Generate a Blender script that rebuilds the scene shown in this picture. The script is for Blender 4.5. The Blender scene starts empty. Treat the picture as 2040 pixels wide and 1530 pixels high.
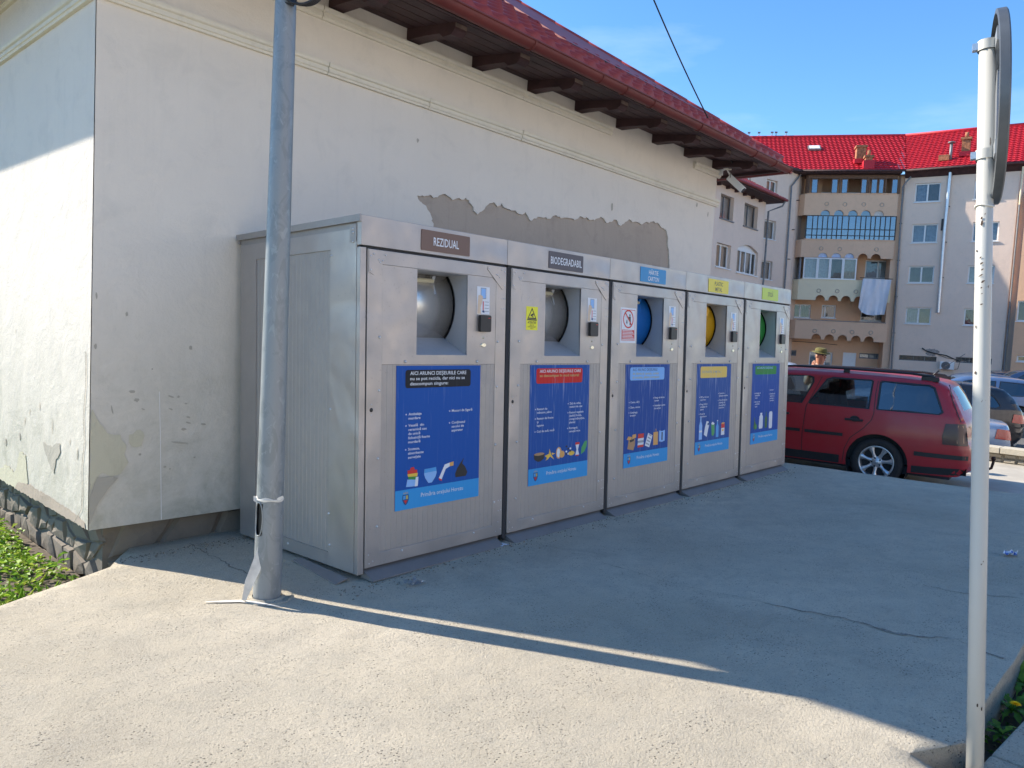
import bpy, bmesh, math, random
from mathutils import Vector, Matrix, noise
from mathutils.geometry import tessellate_polygon
R_=math.radians
random.seed(7)
SC=bpy.context.scene
COL=SC.collection

# ---------------------------------------------------------------- camera
PSI,PIT,ROL=R_(42.16),R_(3.77),R_(2.99)
FPX=1500.0
F0=Vector((math.cos(PSI),math.sin(PSI),0)); R0=Vector((math.sin(PSI),-math.cos(PSI),0)); ZZ=Vector((0,0,1))
CF=math.cos(PIT)*F0-math.sin(PIT)*ZZ; U1=math.cos(PIT)*ZZ+math.sin(PIT)*F0
CR=math.cos(ROL)*R0+math.sin(ROL)*U1; CU=math.cos(ROL)*U1-math.sin(ROL)*R0
cam=bpy.data.cameras.new('camera'); camo=bpy.data.objects.new('camera',cam); COL.objects.link(camo)
cam.sensor_width=36; cam.lens=36*FPX/2040; cam.clip_end=3000; cam.clip_start=0.05
camo.matrix_world=Matrix(((CR.x,CU.x,-CF.x,0),(CR.y,CU.y,-CF.y,0),(CR.z,CU.z,-CF.z,0),(0,0,0,1)))
SC.camera=camo
# ---------------------------------------------------------------- sun and sky
SUN_EL=R_(33.6); SUN_AZ=R_(110.5)
w=bpy.data.worlds.new('World'); SC.world=w; w.use_nodes=True
nt=w.node_tree; nt.nodes.clear()
sky=nt.nodes.new('ShaderNodeTexSky'); sky.sky_type='NISHITA'; sky.sun_disc=False
sky.sun_elevation=SUN_EL; sky.sun_rotation=math.pi/2-SUN_AZ
sky.air_density=1.0; sky.dust_density=0.1; sky.ozone_density=3.0; sky.altitude=700
bg=nt.nodes.new('ShaderNodeBackground'); bg.inputs[1].default_value=0.13
wo=nt.nodes.new('ShaderNodeOutputWorld')
hsv=nt.nodes.new('ShaderNodeHueSaturation'); hsv.inputs['Saturation'].default_value=1.20; hsv.inputs['Value'].default_value=.97
nt.links.new(sky.outputs[0],hsv.inputs['Color'])
# thin cirrus streaks over the whole sky
tc=nt.nodes.new('ShaderNodeTexCoord'); mp=nt.nodes.new('ShaderNodeMapping'); mp.inputs['Scale'].default_value=(2.2,2.2,9); mp.inputs['Rotation'].default_value=(0.25,0.1,0)
nz=nt.nodes.new('ShaderNodeTexNoise'); nz.inputs['Scale'].default_value=1.6; nz.inputs['Detail'].default_value=6; nz.inputs['Roughness'].default_value=0.55
cr=nt.nodes.new('ShaderNodeMapRange'); cr.inputs[1].default_value=0.54; cr.inputs[2].default_value=0.8; cr.inputs[3].default_value=0; cr.inputs[4].default_value=0.16
mx=nt.nodes.new('ShaderNodeMixRGB'); mx.inputs[2].default_value=(5.2,5.6,6.2,1)
nt.links.new(tc.outputs['Generated'],mp.inputs[0]); nt.links.new(mp.outputs[0],nz.inputs['Vector']); nt.links.new(nz.outputs[0],cr.inputs[0])
nt.links.new(cr.outputs[0],mx.inputs[0]); nt.links.new(hsv.outputs[0],mx.inputs[1])
nt.links.new(mx.outputs[0],bg.inputs[0]); nt.links.new(bg.outputs[0],wo.inputs[0])
sl=bpy.data.lights.new('sun','SUN'); sl.energy=4.3; sl.angle=R_(0.53); sl.color=(1.0,0.91,0.78)
so=bpy.data.objects.new('sun',sl); COL.objects.link(so)
tosun=Vector((math.cos(SUN_EL)*math.cos(SUN_AZ),math.cos(SUN_EL)*math.sin(SUN_AZ),math.sin(SUN_EL)))
so.rotation_euler=tosun.to_track_quat('Z','Y').to_euler(); so.location=(0,0,30)
SC.view_settings.view_transform='Standard'; SC.view_settings.look='None'
SC.view_settings.exposure=1.19; SC.view_settings.gamma=1.0; SC.view_settings.use_curve_mapping=False
SC.render.engine='CYCLES'

# ---------------------------------------------------------------- measuring helpers
def ray(x,y): return CR*((x-1020)/FPX)-CU*((y-765)/FPX)+CF
def hit(x,y,n,d):
    r=ray(x,y); return r*(d/n.dot(r))
# the slab plane: the concrete pad slopes slightly; the containers stand upright on it
QX=Vector((0.99996,0.00202,0.00879)); QY=Vector((-0.00171,0.99934,-0.03616)); QZ=Vector((-0.00885,0.03614,0.99931))
P0=Vector((2.481,3.3244,-1.3683))
SD=QZ.dot(P0)-0.03
def slab(x,y,up=0.0): return hit(x,y,QZ,SD+up)
def slab_z(X,Y): return (SD-QZ.x*X-QZ.y*Y)/QZ.z
ROAD=-1.70

# ---------------------------------------------------------------- materials
def nodes(name):
    m=bpy.data.materials.new(name); m.use_nodes=True; t=m.node_tree; b=t.nodes['Principled BSDF']; return m,t,b
def N(t,kind,**kw):
    n=t.nodes.new(kind)
    for k,v in kw.items():
        if k in n.inputs: n.inputs[k].default_value=v
        else: setattr(n,k,v)
    return n
def coords(t,scale=(1,1,1),kind='Object',rot=(0,0,0)):
    c=N(t,'ShaderNodeTexCoord'); m=N(t,'ShaderNodeMapping'); m.inputs['Scale'].default_value=scale; m.inputs['Rotation'].default_value=rot
    t.links.new(c.outputs[kind],m.inputs[0]); return m.outputs[0]
def noise_n(t,vec,scale,detail=4,rough=.55,dist=0):
    n=N(t,'ShaderNodeTexNoise'); n.inputs['Scale'].default_value=scale; n.inputs['Detail'].default_value=detail; n.inputs['Roughness'].default_value=rough; n.inputs['Distortion'].default_value=dist
    t.links.new(vec,n.inputs['Vector']); return n.outputs[0]
def ramp(t,fac,a,b,lo=0.,hi=1.):
    m=N(t,'ShaderNodeMapRange'); m.inputs[1].default_value=a; m.inputs[2].default_value=b; m.inputs[3].default_value=lo; m.inputs[4].default_value=hi
    t.links.new(fac,m.inputs[0]); return m.outputs[0]
def mix(t,fac,a,b,mode='MIX'):
    m=N(t,'ShaderNodeMixRGB'); m.blend_type=mode
    for i,v in ((0,fac),(1,a),(2,b)):
        if isinstance(v,(int,float)): m.inputs[i].default_value=v if i==0 else (v,v,v,1)
        elif isinstance(v,tuple): m.inputs[i].default_value=(*v[:3],1)
        else: t.links.new(v,m.inputs[i])
    return m.outputs[0]
def bump(t,b,h,strength=.3,dist=.01,prev=None):
    n=N(t,'ShaderNodeBump'); n.inputs['Strength'].default_value=strength; n.inputs['Distance'].default_value=dist
    t.links.new(h,n.inputs['Height'])
    if prev: t.links.new(prev,n.inputs['Normal'])
    t.links.new(n.outputs[0],b.inputs['Normal']); return n.outputs[0]
def simple(name,col,rough=.6,metal=0.,var=.12,vs=6.,bs=0.,bscale=40.,spec=.5,coat=0.,scale=(1,1,1)):
    m,t,b=nodes(name); v=coords(t,scale)
    n=noise_n(t,v,vs,5)
    lo=tuple(c*(1-var) for c in col); hi=tuple(min(1,c*(1+var)) for c in col)
    t.links.new(mix(t,ramp(t,n,.3,.7),lo,hi),b.inputs['Base Color'])
    b.inputs['Roughness'].default_value=rough; b.inputs['Metallic'].default_value=metal; b.inputs['Specular IOR Level'].default_value=spec
    if coat: b.inputs['Coat Weight'].default_value=coat; b.inputs['Coat Roughness'].default_value=.05
    if bs: bump(t,b,noise_n(t,v,bscale,5),bs,.01)
    return m
MT={}
def mat(key,*a,**k):
    if key not in MT: MT[key]=simple(key,*a,**k)
    return MT[key]

def m_concrete():
    m,t,b=nodes('concrete'); v=coords(t)
    big=noise_n(t,v,.9,6,.6,.4); med=noise_n(t,v,6,6,.65); fine=noise_n(t,v,105,5,.75); grit=noise_n(t,v,230,3,.7)
    c=mix(t,ramp(t,big,.3,.72),(.50,.44,.335),(.69,.61,.475))
    c=mix(t,ramp(t,med,.42,.75,0,.5),c,(.40,.37,.31))
    stain=noise_n(t,v,2.3,7,.7,1.2)
    c=mix(t,ramp(t,stain,.54,.74,0,.5),c,(.36,.315,.25)); c=mix(t,ramp(t,noise_n(t,v,95,3,.6),.60,.68,0,.6),c,(.20,.175,.14)); c=mix(t,ramp(t,noise_n(t,v,34,5,.65,.6),.63,.70,0,.6),c,(.19,.165,.13)); c=mix(t,ramp(t,noise_n(t,v,11,6,.7,.4),.55,.75,0,.35),c,(.33,.295,.235))  # stains, then dark flecks that paint the shade of pits into the colour
    # small pits, with their shade put into the colour as dark dots
    vo=N(t,'ShaderNodeTexVoronoi'); vo.inputs['Scale'].default_value=62; t.links.new(v,vo.inputs['Vector'])
    pitm=ramp(t,vo.outputs['Distance'],.10,.26,1,0)
    clus=ramp(t,noise_n(t,v,5,3),.44,.6)
    pm=N(t,'ShaderNodeMath'); pm.operation='MULTIPLY'; t.links.new(pitm,pm.inputs[0]); t.links.new(clus,pm.inputs[1])
    c=mix(t,pm.outputs[0],c,(.13,.115,.095)); 
    c=mix(t,ramp(t,grit,.5,.72,0,.5),c,(.82,.77,.66)); c=mix(t,ramp(t,noise_n(t,v,180,4,.75),.52,.72,0,.55),c,(.24,.21,.165))  # pale and dark grains, with the shading of grain relief put into the colour
    t.links.new(c,b.inputs['Base Color']); b.inputs['Roughness'].default_value=.9; b.inputs['Specular IOR Level'].default_value=.25
    vo2=N(t,'ShaderNodeTexVoronoi'); vo2.inputs['Scale'].default_value=150; t.links.new(v,vo2.inputs['Vector'])
    p=bump(t,b,med,.6,.03); p=bump(t,b,noise_n(t,v,28,4,.6),.5,.012,p); p=bump(t,b,fine,.9,.014,p); p=bump(t,b,noise_n(t,v,260,3,.7),.8,.004,p)
    inv=N(t,'ShaderNodeMath'); inv.operation='SUBTRACT'; inv.inputs[0].default_value=1; t.links.new(pm.outputs[0],inv.inputs[1])
    p=bump(t,b,inv.outputs[0],.8,.008,p)
    return m
def m_plaster(name,base,dark,stain_amt=.5,low=None,zlow=-1.3,zhigh=.2,mossy=(.27,.27,.20)):
    m,t,b=nodes(name); v=coords(t)
    big=noise_n(t,v,.8,6,.6); med=noise_n(t,v,4,7,.65,.5); fine=noise_n(t,v,45,5,.7)
    vs=coords(t,(9,9,.7)); streak=noise_n(t,vs,1.4,6,.65)
    c=mix(t,ramp(t,big,.3,.7),base,tuple(x*.93 for x in base))
    c=mix(t,ramp(t,streak,.55,.8,0,.25*stain_amt),c,dark)
    c=mix(t,ramp(t,med,.52,.8,0,.45*stain_amt),c,dark)
    if low is not None:
        sx=N(t,'ShaderNodeSeparateXYZ'); t.links.new(v,sx.inputs[0])
        ad=N(t,'ShaderNodeMath'); ad.operation='ADD'; t.links.new(sx.outputs[2],ad.inputs[0])
        sc=N(t,'ShaderNodeMath'); sc.operation='MULTIPLY_ADD'; sc.inputs[1].default_value=1.1; sc.inputs[2].default_value=-.55; t.links.new(med,sc.inputs[0]); t.links.new(sc.outputs[0],ad.inputs[1])
        g=ramp(t,ad.outputs[0],zlow,zhigh,.75,0)
        dn=mix(t,ramp(t,noise_n(t,v,12,6,.7),.35,.7),mossy,low)
        gm=N(t,'ShaderNodeMath'); gm.operation='MULTIPLY'; t.links.new(g,gm.inputs[0]); t.links.new(ramp(t,noise_n(t,v,2.2,8,.72,.8),.3,.62,.25,1),gm.inputs[1])
        c=mix(t,gm.outputs[0],c,dn)
    t.links.new(c,b.inputs['Base Color']); b.inputs['Roughness'].default_value=.92; b.inputs['Specular IOR Level'].default_value=.2
    p=bump(t,b,med,.35,.03); bump(t,b,fine,.4,.006,p)
    return m
def m_metal(name,base=(.56,.57,.585),rough=.34,wav=.10,metal=.9,dirt=.35):
    m,t,b=nodes(name); v=coords(t)
    c=mix(t,ramp(t,noise_n(t,v,3,5,.6,.5),.35,.75,0,dirt),base,tuple(x*.72 for x in base))
    vs=coords(t,(22,22,.8)); c=mix(t,ramp(t,noise_n(t,vs,2,5,.7),.55,.8,0,dirt*.7),c,(.42,.40,.37))
    sp=ramp(t,noise_n(t,v,75,2,.5),.66,.74,0,.35); c=mix(t,sp,c,(.25,.24,.22))
    t.links.new(c,b.inputs['Base Color']); b.inputs['Metallic'].default_value=metal
    t.links.new(ramp(t,noise_n(t,v,7,5,.65),.3,.7,rough-.06,rough+.14),b.inputs['Roughness'])
    p=bump(t,b,noise_n(t,v,1.7,2,.5,.6),wav,.35); bump(t,b,noise_n(t,v,220,3,.6),.05,.002,p)
    return m
def m_galv():
    m,t,b=nodes('galvanised_steel'); v=coords(t,(1,1,.55))
    vo=N(t,'ShaderNodeTexVoronoi'); vo.inputs['Scale'].default_value=17; t.links.new(v,vo.inputs['Vector'])
    n=noise_n(t,v,9,6,.65,1.4)
    c=mix(t,ramp(t,n,.42,.5),(.215,.235,.245),(.26,.28,.29)); c=mix(t,ramp(t,noise_n(t,v,15,6,.6,2.2),.58,.66,0,.6),c,(.34,.365,.37))
    t.links.new(c,b.inputs['Base Color']); b.inputs['Metallic'].default_value=.35
    t.links.new(ramp(t,n,.3,.7,.38,.6),b.inputs['Roughness']); bump(t,b,n,.12,.004); return m
def m_tile(name,col,rough=.3):
    m,t,b=nodes(name); v=coords(t)
    c=mix(t,ramp(t,noise_n(t,v,2.5,6,.7),.3,.75),col,tuple(x*.7 for x in col))
    t.links.new(c,b.inputs['Base Color']); b.inputs['Roughness'].default_value=rough; b.inputs['Specular IOR Level'].default_value=.28
    bump(t,b,noise_n(t,v,60,4,.7),.12,.003); return m
def m_glass(name,tint=(.25,.3,.33),amt=.55,rough=.03):
    m,t,b=nodes(name); t.nodes.remove(b); out=t.nodes['Material Output']
    tr=N(t,'ShaderNodeBsdfTransparent'); tr.inputs[0].default_value=(*tint,1)
    gl=N(t,'ShaderNodeBsdfGlossy'); gl.inputs['Roughness'].default_value=rough; gl.inputs[0].default_value=(.85,.9,.95,1)
    fr=N(t,'ShaderNodeLayerWeight'); fr.inputs[0].default_value=.30
    f2=ramp(t,fr.outputs['Fresnel'],0,1,.10*amt,1)
    mxs=N(t,'ShaderNodeMixShader'); t.links.new(f2,mxs.inputs[0]); t.links.new(tr.outputs[0],mxs.inputs[1]); t.links.new(gl.outputs[0],mxs.inputs[2])
    v=coords(t); n=N(t,'ShaderNodeBump'); n.inputs['Strength'].default_value=.03; n.inputs['Distance'].default_value=.1; t.links.new(noise_n(t,v,1.3,2),n.inputs['Height']); t.links.new(n.outputs[0],gl.inputs['Normal'])
    t.links.new(mxs.outputs[0],out.inputs[0]); return m
def m_paint(name,col,rough=.28,metal=0.,coat=.7,dirt=.25):
    m,t,b=nodes(name); v=coords(t)
    c=mix(t,ramp(t,noise_n(t,v,3,7,.7),.45,.8,0,dirt),col,(.16,.14,.12))
    t.links.new(c,b.inputs['Base Color']); b.inputs['Metallic'].default_value=metal; t.links.new(ramp(t,noise_n(t,v,5,6,.7),.3,.75,rough,rough+.2),b.inputs['Roughness'])
    b.inputs['Coat Weight'].default_value=coat; b.inputs['Coat Roughness'].default_value=.12; return m
def m_poster(name,col,streak):
    # a printed sheet glued over a finely ribbed panel: pale rubbed lines where the ribs show through
    m,t,b=nodes(name); vs=coords(t,(1,1,.045)); v=coords(t)
    sx=N(t,'ShaderNodeSeparateXYZ'); t.links.new(v,sx.inputs[0])
    n=noise_n(t,vs,85,4,.6); wear=ramp(t,noise_n(t,vs,16,3,.6),.35,.65)
    up=ramp(t,sx.outputs[2],.45,1.16,.25,1.0)
    l=ramp(t,n,.60-.06*streak,.70,0,streak)
    a=N(t,'ShaderNodeMath'); a.operation='MULTIPLY'; t.links.new(l,a.inputs[0]); t.links.new(up,a.inputs[1])
    a2=N(t,'ShaderNodeMath'); a2.operation='MULTIPLY'; t.links.new(a.outputs[0],a2.inputs[0]); t.links.new(ramp(t,wear,0,1,.35,1),a2.inputs[1])
    c=mix(t,a2.outputs[0],col,(.42,.47,.62))
    t.links.new(c,b.inputs['Base Color']); b.inputs['Roughness'].default_value=.55; b.inputs['Specular IOR Level'].default_value=.3
    w_=N(t,'ShaderNodeTexWave'); w_.inputs['Scale'].default_value=8.; w_.bands_direction='X'; t.links.new(v,w_.inputs['Vector'])
    bump(t,b,w_.outputs[0],.15,.002); return m

M_conc=m_concrete(); M_metal=m_metal('brushed_aluminium',(.365,.345,.33),.48,.04,.5); M_door=m_metal('door_sheet_aluminium',(.425,.40,.385),.38,.10,.6); M_panel=m_metal('ribbed_panel_grey',(.40,.37,.345),.5,.03,.45,.3)
M_steel=simple('stainless_drum_steel',(.66,.64,.61),.27,.78,.05,3); M_galv=m_galv()
M_whitew=m_plaster('white_plaster',(.775,.715,.63),(.50,.48,.44),.75,low=(.46,.45,.39),zlow=.25,zhigh=1.75)
M_mould=m_plaster('cream_moulding',(.77,.72,.60),(.36,.32,.25),.7)
M_mortar=m_plaster('bare_mortar',(.46,.385,.315),(.29,.245,.205),1.4)
M_stone=m_plaster('plinth_stone',(.23,.20,.165),(.13,.115,.10),1.3,mossy=(.2,.2,.1)); M_joint=m_plaster('plinth_mortar',(.20,.175,.145),(.10,.09,.07),1.)
M_rooftile=m_tile('dark_red_roof_sheet',(.34,.055,.05),.48); M_redtile=m_tile('bright_red_roof_tile',(.55,.028,.045),.5)
M_gutter=m_tile('brown_red_gutter',(.17,.038,.032),.5); M_wood=simple('dark_stained_wood',(.055,.024,.024),.7,0,.35,5,.4,30,scale=(1,1,1)); M_wood2=simple('weathered_beam_end',(.20,.14,.11),.75,0,.4,9,.4,30)
M_tan=m_plaster('tan_render',(.76,.51,.345),(.34,.26,.20),.5); M_greyr=m_plaster('grey_beige_render',(.82,.64,.515),(.40,.36,.33),.45); M_creamr=m_plaster('cream_render',(.84,.73,.51),(.5,.43,.33),.4)
M_orange=m_plaster('orange_beige_render',(.78,.48,.30),(.42,.27,.19),.45)
M_frame=simple('white_window_plastic',(.78,.78,.77),.4,0,.04); M_glassw=m_glass('window_glass',(.62,.66,.68),.5,.02); M_glassc=m_glass('tinted_car_glass',(.30,.34,.35),.9,.02); M_glassd=m_glass('dark_car_glass',(.06,.07,.08),1.3,.03)
M_black=mat('black_plastic',(.018,.018,.02),.45,0,.2,8); M_dark=mat('dark_interior',(.03,.03,.033),.8); M_rubber=mat('tyre_rubber',(.022,.022,.023),.85,0,.3,20,.3,60)
M_whitep=mat('white_print',(.80,.80,.80),.5,0,.03); M_curt=mat('pale_curtain',(.62,.62,.60),.9,0,.15,9)
M_pipe=mat('grey_drainpipe',(.20,.205,.21),.5,.2,.2,5); M_zinc=simple('bright_steel',(.62,.64,.66),.35,.8,.08,5)

# ---------------------------------------------------------------- mesh building
class MB:
    def __init__(s): s.v=[];s.f=[];s.m=[];s.sm=[]
    def add(s,vs,fs,mi=0,smooth=False):
        o=len(s.v); s.v+= [tuple(x) for x in vs]; s.f+=[tuple(i+o for i in f) for f in fs]; s.m+=[mi]*len(fs); s.sm+=[smooth]*len(fs)
    def box(s,x0,x1,y0,y1,z0,z1,mi=0):
        s.add([(x0,y0,z0),(x1,y0,z0),(x1,y1,z0),(x0,y1,z0),(x0,y0,z1),(x1,y0,z1),(x1,y1,z1),(x0,y1,z1)],
              [(0,3,2,1),(4,5,6,7),(0,1,5,4),(1,2,6,5),(2,3,7,6),(3,0,4,7)],mi)
    def obox(s,c,ax,ay,az,hx,hy,hz,mi=0):
        c=Vector(c);ax=Vector(ax)*hx;ay=Vector(ay)*hy;az=Vector(az)*hz
        P=[c+ax*i+ay*j+az*k for k in(-1,1) for i,j in((-1,-1),(1,-1),(1,1),(-1,1))]
        s.add(P,[(0,3,2,1),(4,5,6,7),(0,1,5,4),(1,2,6,5),(2,3,7,6),(3,0,4,7)],mi)
    def tube(s,pts,r,n=10,mi=0,cap=True,smooth=True):
        pts=[Vector(p) for p in pts]; rs=r if isinstance(r,(list,tuple)) else [r]*len(pts)
        rings=[]; up=None
        for i,p in enumerate(pts):
            d=(pts[min(i+1,len(pts)-1)]-pts[max(i-1,0)]).normalized()
            if up is None or abs(d.dot(up))>.98: up=Vector((0,0,1)) if abs(d.z)<.9 else Vector((1,0,0))
            a=d.cross(up).normalized(); b=a.cross(d); up=b
            rings.append([p+(a*math.cos(2*math.pi*k/n)+b*math.sin(2*math.pi*k/n))*rs[i] for k in range(n)])
        vs=[q for rr in rings for q in rr]; fs=[]
        for i in range(len(pts)-1):
            for k in range(n): fs.append((i*n+k,(i+1)*n+k,(i+1)*n+(k+1)%n,i*n+(k+1)%n))
        s.add(vs,fs,mi,smooth)
        if cap:
            s.add(rings[0],[tuple(range(n))],mi); s.add(rings[-1],[tuple(range(n-1,-1,-1))],mi)
    def lathe(s,prof,c=(0,0,0),axis='Z',n=24,mi=0,smooth=True,a0=0,a1=2*math.pi):
        vs=[];full=abs(a1-a0-2*math.pi)<1e-6; m=n if full else n+1
        for r,h in prof:
            for k in range(m):
                a=a0+(a1-a0)*k/n; x,y=r*math.cos(a),r*math.sin(a)
                p={'Z':(x,y,h),'X':(h,x,y),'Y':(x,h,y)}[axis]; vs.append((p[0]+c[0],p[1]+c[1],p[2]+c[2]))
        fs=[]
        for i in range(len(prof)-1):
            for k in range(n if full else n):
                k2=(k+1)%m; fs.append((i*m+k,i*m+k2,(i+1)*m+k2,(i+1)*m+k))
        s.add(vs,fs,mi,smooth)
    def poly(s,loops,z=0.,mi=0,fn=None):
        """flat polygon with holes; loops are 2D point lists; fn maps (u,v)->xyz"""
        L=[[Vector((p[0],p[1],0)) for p in l] for l in loops]; flat=[p for l in L for p in l]
        tr=tessellate_polygon(L); f=fn or (lambda u,v:(u,v,z))
        s.add([f(p.x,p.y) for p in flat],[tuple(t) for t in tr],mi)
    def prism(s,loops,fn,d0,d1,mi=0,back=True):
        """polygon with holes extruded between depth d0 (front) and d1; fn(u,v,d)->xyz"""
        L=[[Vector((p[0],p[1],0)) for p in l] for l in loops]; flat=[p for l in L for p in l]
        tr=tessellate_polygon(L)
        s.add([fn(p.x,p.y,d0) for p in flat],[tuple(t) for t in tr],mi)
        if back: s.add([fn(p.x,p.y,d1) for p in flat],[tuple(t)[::-1] for t in tr],mi)
        for l in L:
            n=len(l); s.add([fn(p.x,p.y,d0) for p in l]+[fn(p.x,p.y,d1) for p in l],[(i,(i+1)%n,(i+1)%n+n,i+n) for i in range(n)],mi)
    def build(s,name,mats,parent=None,bevel=0,fix=True,loc=None,rot=None):
        me=bpy.data.meshes.new(name); me.from_pydata(s.v,[],s.f); 
        if not isinstance(mats,(list,tuple)): mats=[mats]
        for m in mats: me.materials.append(m)
        me.polygons.foreach_set('material_index',s.m); me.polygons.foreach_set('use_smooth',s.sm)
        if fix:
            bm=bmesh.new(); bm.from_mesh(me); bmesh.ops.remove_doubles(bm,verts=bm.verts,dist=1e-5)
            bmesh.ops.recalc_face_normals(bm,faces=bm.faces); bm.to_mesh(me); bm.free()
        me.update()
        o=bpy.data.objects.new(name,me); COL.objects.link(o)
        if parent: o.parent=parent
        if loc is not None: o.location=loc
        if rot is not None: o.rotation_euler=rot
        if bevel:
            md=o.modifiers.new('bevel','BEVEL'); md.width=bevel; md.segments=2; md.limit_method='ANGLE'; md.angle_limit=R_(40); md.harden_normals=False
        return o
def thing(name,label,cat,loc=(0,0,0),rot=None,group=None):
    o=bpy.data.objects.new(name,None); COL.objects.link(o); o.empty_display_size=.1
    if rot is not None: o.matrix_world=Matrix.Translation(Vector(loc))@rot.to_4x4()
    else: o.location=loc
    o['label']=label; o['category']=cat
    if group: o['group']=group
    return o
def tag(o,label,cat,group=None):
    o['label']=label; o['category']=cat
    if group: o['group']=group
    return o
def struct(o): o['kind']='structure'; return o
def kids(o): return [c for c in ALLCH.get(o.name,[])]
def copy_tree(o,parent=None):
    c=o.copy(); COL.objects.link(c)
    if parent: c.parent=parent
    for ch in [x for x in list(bpy.data.objects) if x.parent==o]: copy_tree(ch,c)
    return c
def share(src,name,parent,loc,rot=None,scale=None):
    o=bpy.data.objects.new(name,src.data); COL.objects.link(o); o.parent=parent; o.location=loc
    if rot is not None: o.rotation_euler=rot
    if scale is not None: o.scale=scale
    return o
def rotz(a): return Matrix.Rotation(a,3,'Z')
def circle(cx,cy,r,n=16,a0=0): return [(cx+r*math.cos(a0+2*math.pi*k/n),cy+r*math.sin(a0+2*math.pi*k/n)) for k in range(n)]
def rrect(x0,x1,y0,y1,r,n=5):
    P=[]
    for cx,cy,a in ((x1-r,y0+r,-90),(x1-r,y1-r,0),(x0+r,y1-r,90),(x0+r,y0+r,180)):
        for k in range(n+1):
            t=R_(a+90*k/n); P.append((cx+r*math.cos(t),cy+r*math.sin(t)))
    return P
_tc={}
def text_mesh(s,bold=0.):
    k=(s,bold)
    if k in _tc: return _tc[k]
    cu=bpy.data.curves.new('txt','FONT'); cu.body=s; cu.size=1; cu.offset=bold; cu.resolution_u=2
    ob=bpy.data.objects.new('txt',cu); COL.objects.link(ob)
    bpy.context.view_layer.update()
    me=bpy.data.meshes.new_from_object(ob)
    V=[(v.co.x,v.co.y) for v in me.vertices]; Fc=[tuple(p.vertices) for p in me.polygons]
    bpy.data.objects.remove(ob); bpy.data.curves.remove(cu); bpy.data.meshes.remove(me)
    _tc[k]=(V,Fc); return _tc[k]
def add_text(mb,s,x,z,h=None,w=None,fn=None,mi=0,bold=0.,align='L',hs=1.):
    """text with capital height h (or fitted to width w); baseline start x,z; fn(u,v)->xyz"""
    V,Fc=text_mesh(s,bold)
    if not V: return
    x0=min(p[0] for p in V); x1=max(p[0] for p in V)
    k=(h/.73) if h else w/(x1-x0); kx=k*hs
    if w and h: kx=w/(x1-x0)
    W_=(x1-x0)*kx; ox=x if align=='L' else (x-W_/2 if align=='C' else x-W_)
    mb.add([fn(ox+(p[0]-x0)*kx,z+p[1]*k) for p in V],Fc,mi)
# ================================================================ ground
def cut_grid(o,xs,ys,zs=()):
    bm=bmesh.new(); bm.from_mesh(o.data)
    for ax,vals in ((0,xs),(1,ys),(2,zs)):
        nrm=[0,0,0]; nrm[ax]=1
        for v in vals:
            co=[0,0,0]; co[ax]=v
            bmesh.ops.bisect_plane(bm,geom=bm.verts[:]+bm.edges[:]+bm.faces[:],plane_co=co,plane_no=nrm,dist=1e-5)
    bmesh.ops.triangulate(bm,faces=[f for f in bm.faces if len(f.verts)>4])
    bm.to_mesh(o.data); bm.free(); o.data.update()
def frange(a,b,s):
    r=[];x=a
    while x<b: r.append(x); x+=s
    return r
def m_asphalt():
    m,t,b=nodes('asphalt'); v=coords(t)
    c=mix(t,ramp(t,noise_n(t,v,.6,6,.6),.3,.7),(.085,.08,.075),(.125,.118,.108)); c=mix(t,ramp(t,noise_n(t,v,140,3,.7),.4,.7,0,.5),c,(.2,.19,.175))
    t.links.new(c,b.inputs['Base Color']); b.inputs['Roughness'].default_value=.9; bump(t,b,noise_n(t,v,90,5,.7),.5,.01); return m
M_road=simple('worn_road_concrete',(.42,.385,.32),.92,0,.22,1.5,.5,60); M_lot=m_asphalt(); M_soil=simple('soil',(.11,.085,.06),.95,0,.4,7,.8,25)
g=MB(); g.add([(-600,-600,-2.25),(900,-600,-2.25),(900,900,-2.25),(-600,900,-2.25)],[(0,1,2,3)]); struct(g.build('ground',M_lot))
g=MB(); g.prism([[(-40,-14),(14.7,-14),(14.7,3.4),(24,3.4),(24,20),(8.3,20),(8.3,.9),(6.5,-.2),(2.6,-.6),(-4.4,-4.3),(-40,-4.3)]],lambda u,v,d:(u,v,d),ROAD,-2.4,back=False); struct(g.build('road',M_road))
SL=[(-4.5,2.1),(1.018,4.2),(1.62,4.49),(2.1,5.2),(8.9,5.2),(8.75,3.3),(8.56,1.1),(8.62,.53)]
for a in ((2019,1319),(1985,1368),(1968,1395),(1950,1440),(1940,1478)):
    h=slab(*a); SL.append((h.x,h.y))
e1=slab(1811,1505); e2=slab(1868,1540); e3=slab(1990,1640)
SL+= [(e1.x,e1.y),(e2.x,e2.y),(e3.x,e3.y),(3.2,-4.5),(-4.5,-4.5)]
def und(x,y): return .016*noise.noise(Vector((x*.7,y*.7,3.1)))+.005*noise.noise(Vector((x*2.3,y*2.3,8)))
def edge_j(P,step=.12,amp=.012):
    out=[]
    for i,a in enumerate(P):
        b=P[(i+1)%len(P)]; L=math.hypot(b[0]-a[0],b[1]-a[1]); n=max(1,int(L/step)) if L<9 else 1
        for k in range(n):
            t=k/n; x=a[0]+(b[0]-a[0])*t; y=a[1]+(b[1]-a[1])*t
            out.append((x+amp*noise.noise(Vector((x*9,y*9,1))),y+amp*noise.noise(Vector((x*9,y*9,5)))))
    return out
SLJ=edge_j(SL)
g=MB(); g.poly([SLJ],fn=lambda u,v:(u,v,slab_z(u,v)))
n0=len(SLJ); g.add([(p[0],p[1],slab_z(*p)) for p in SLJ]+[(p[0],p[1],slab_z(*p)-.34) for p in SLJ],[(i,(i+1)%n0,(i+1)%n0+n0,i+n0) for i in range(n0)])
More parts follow.
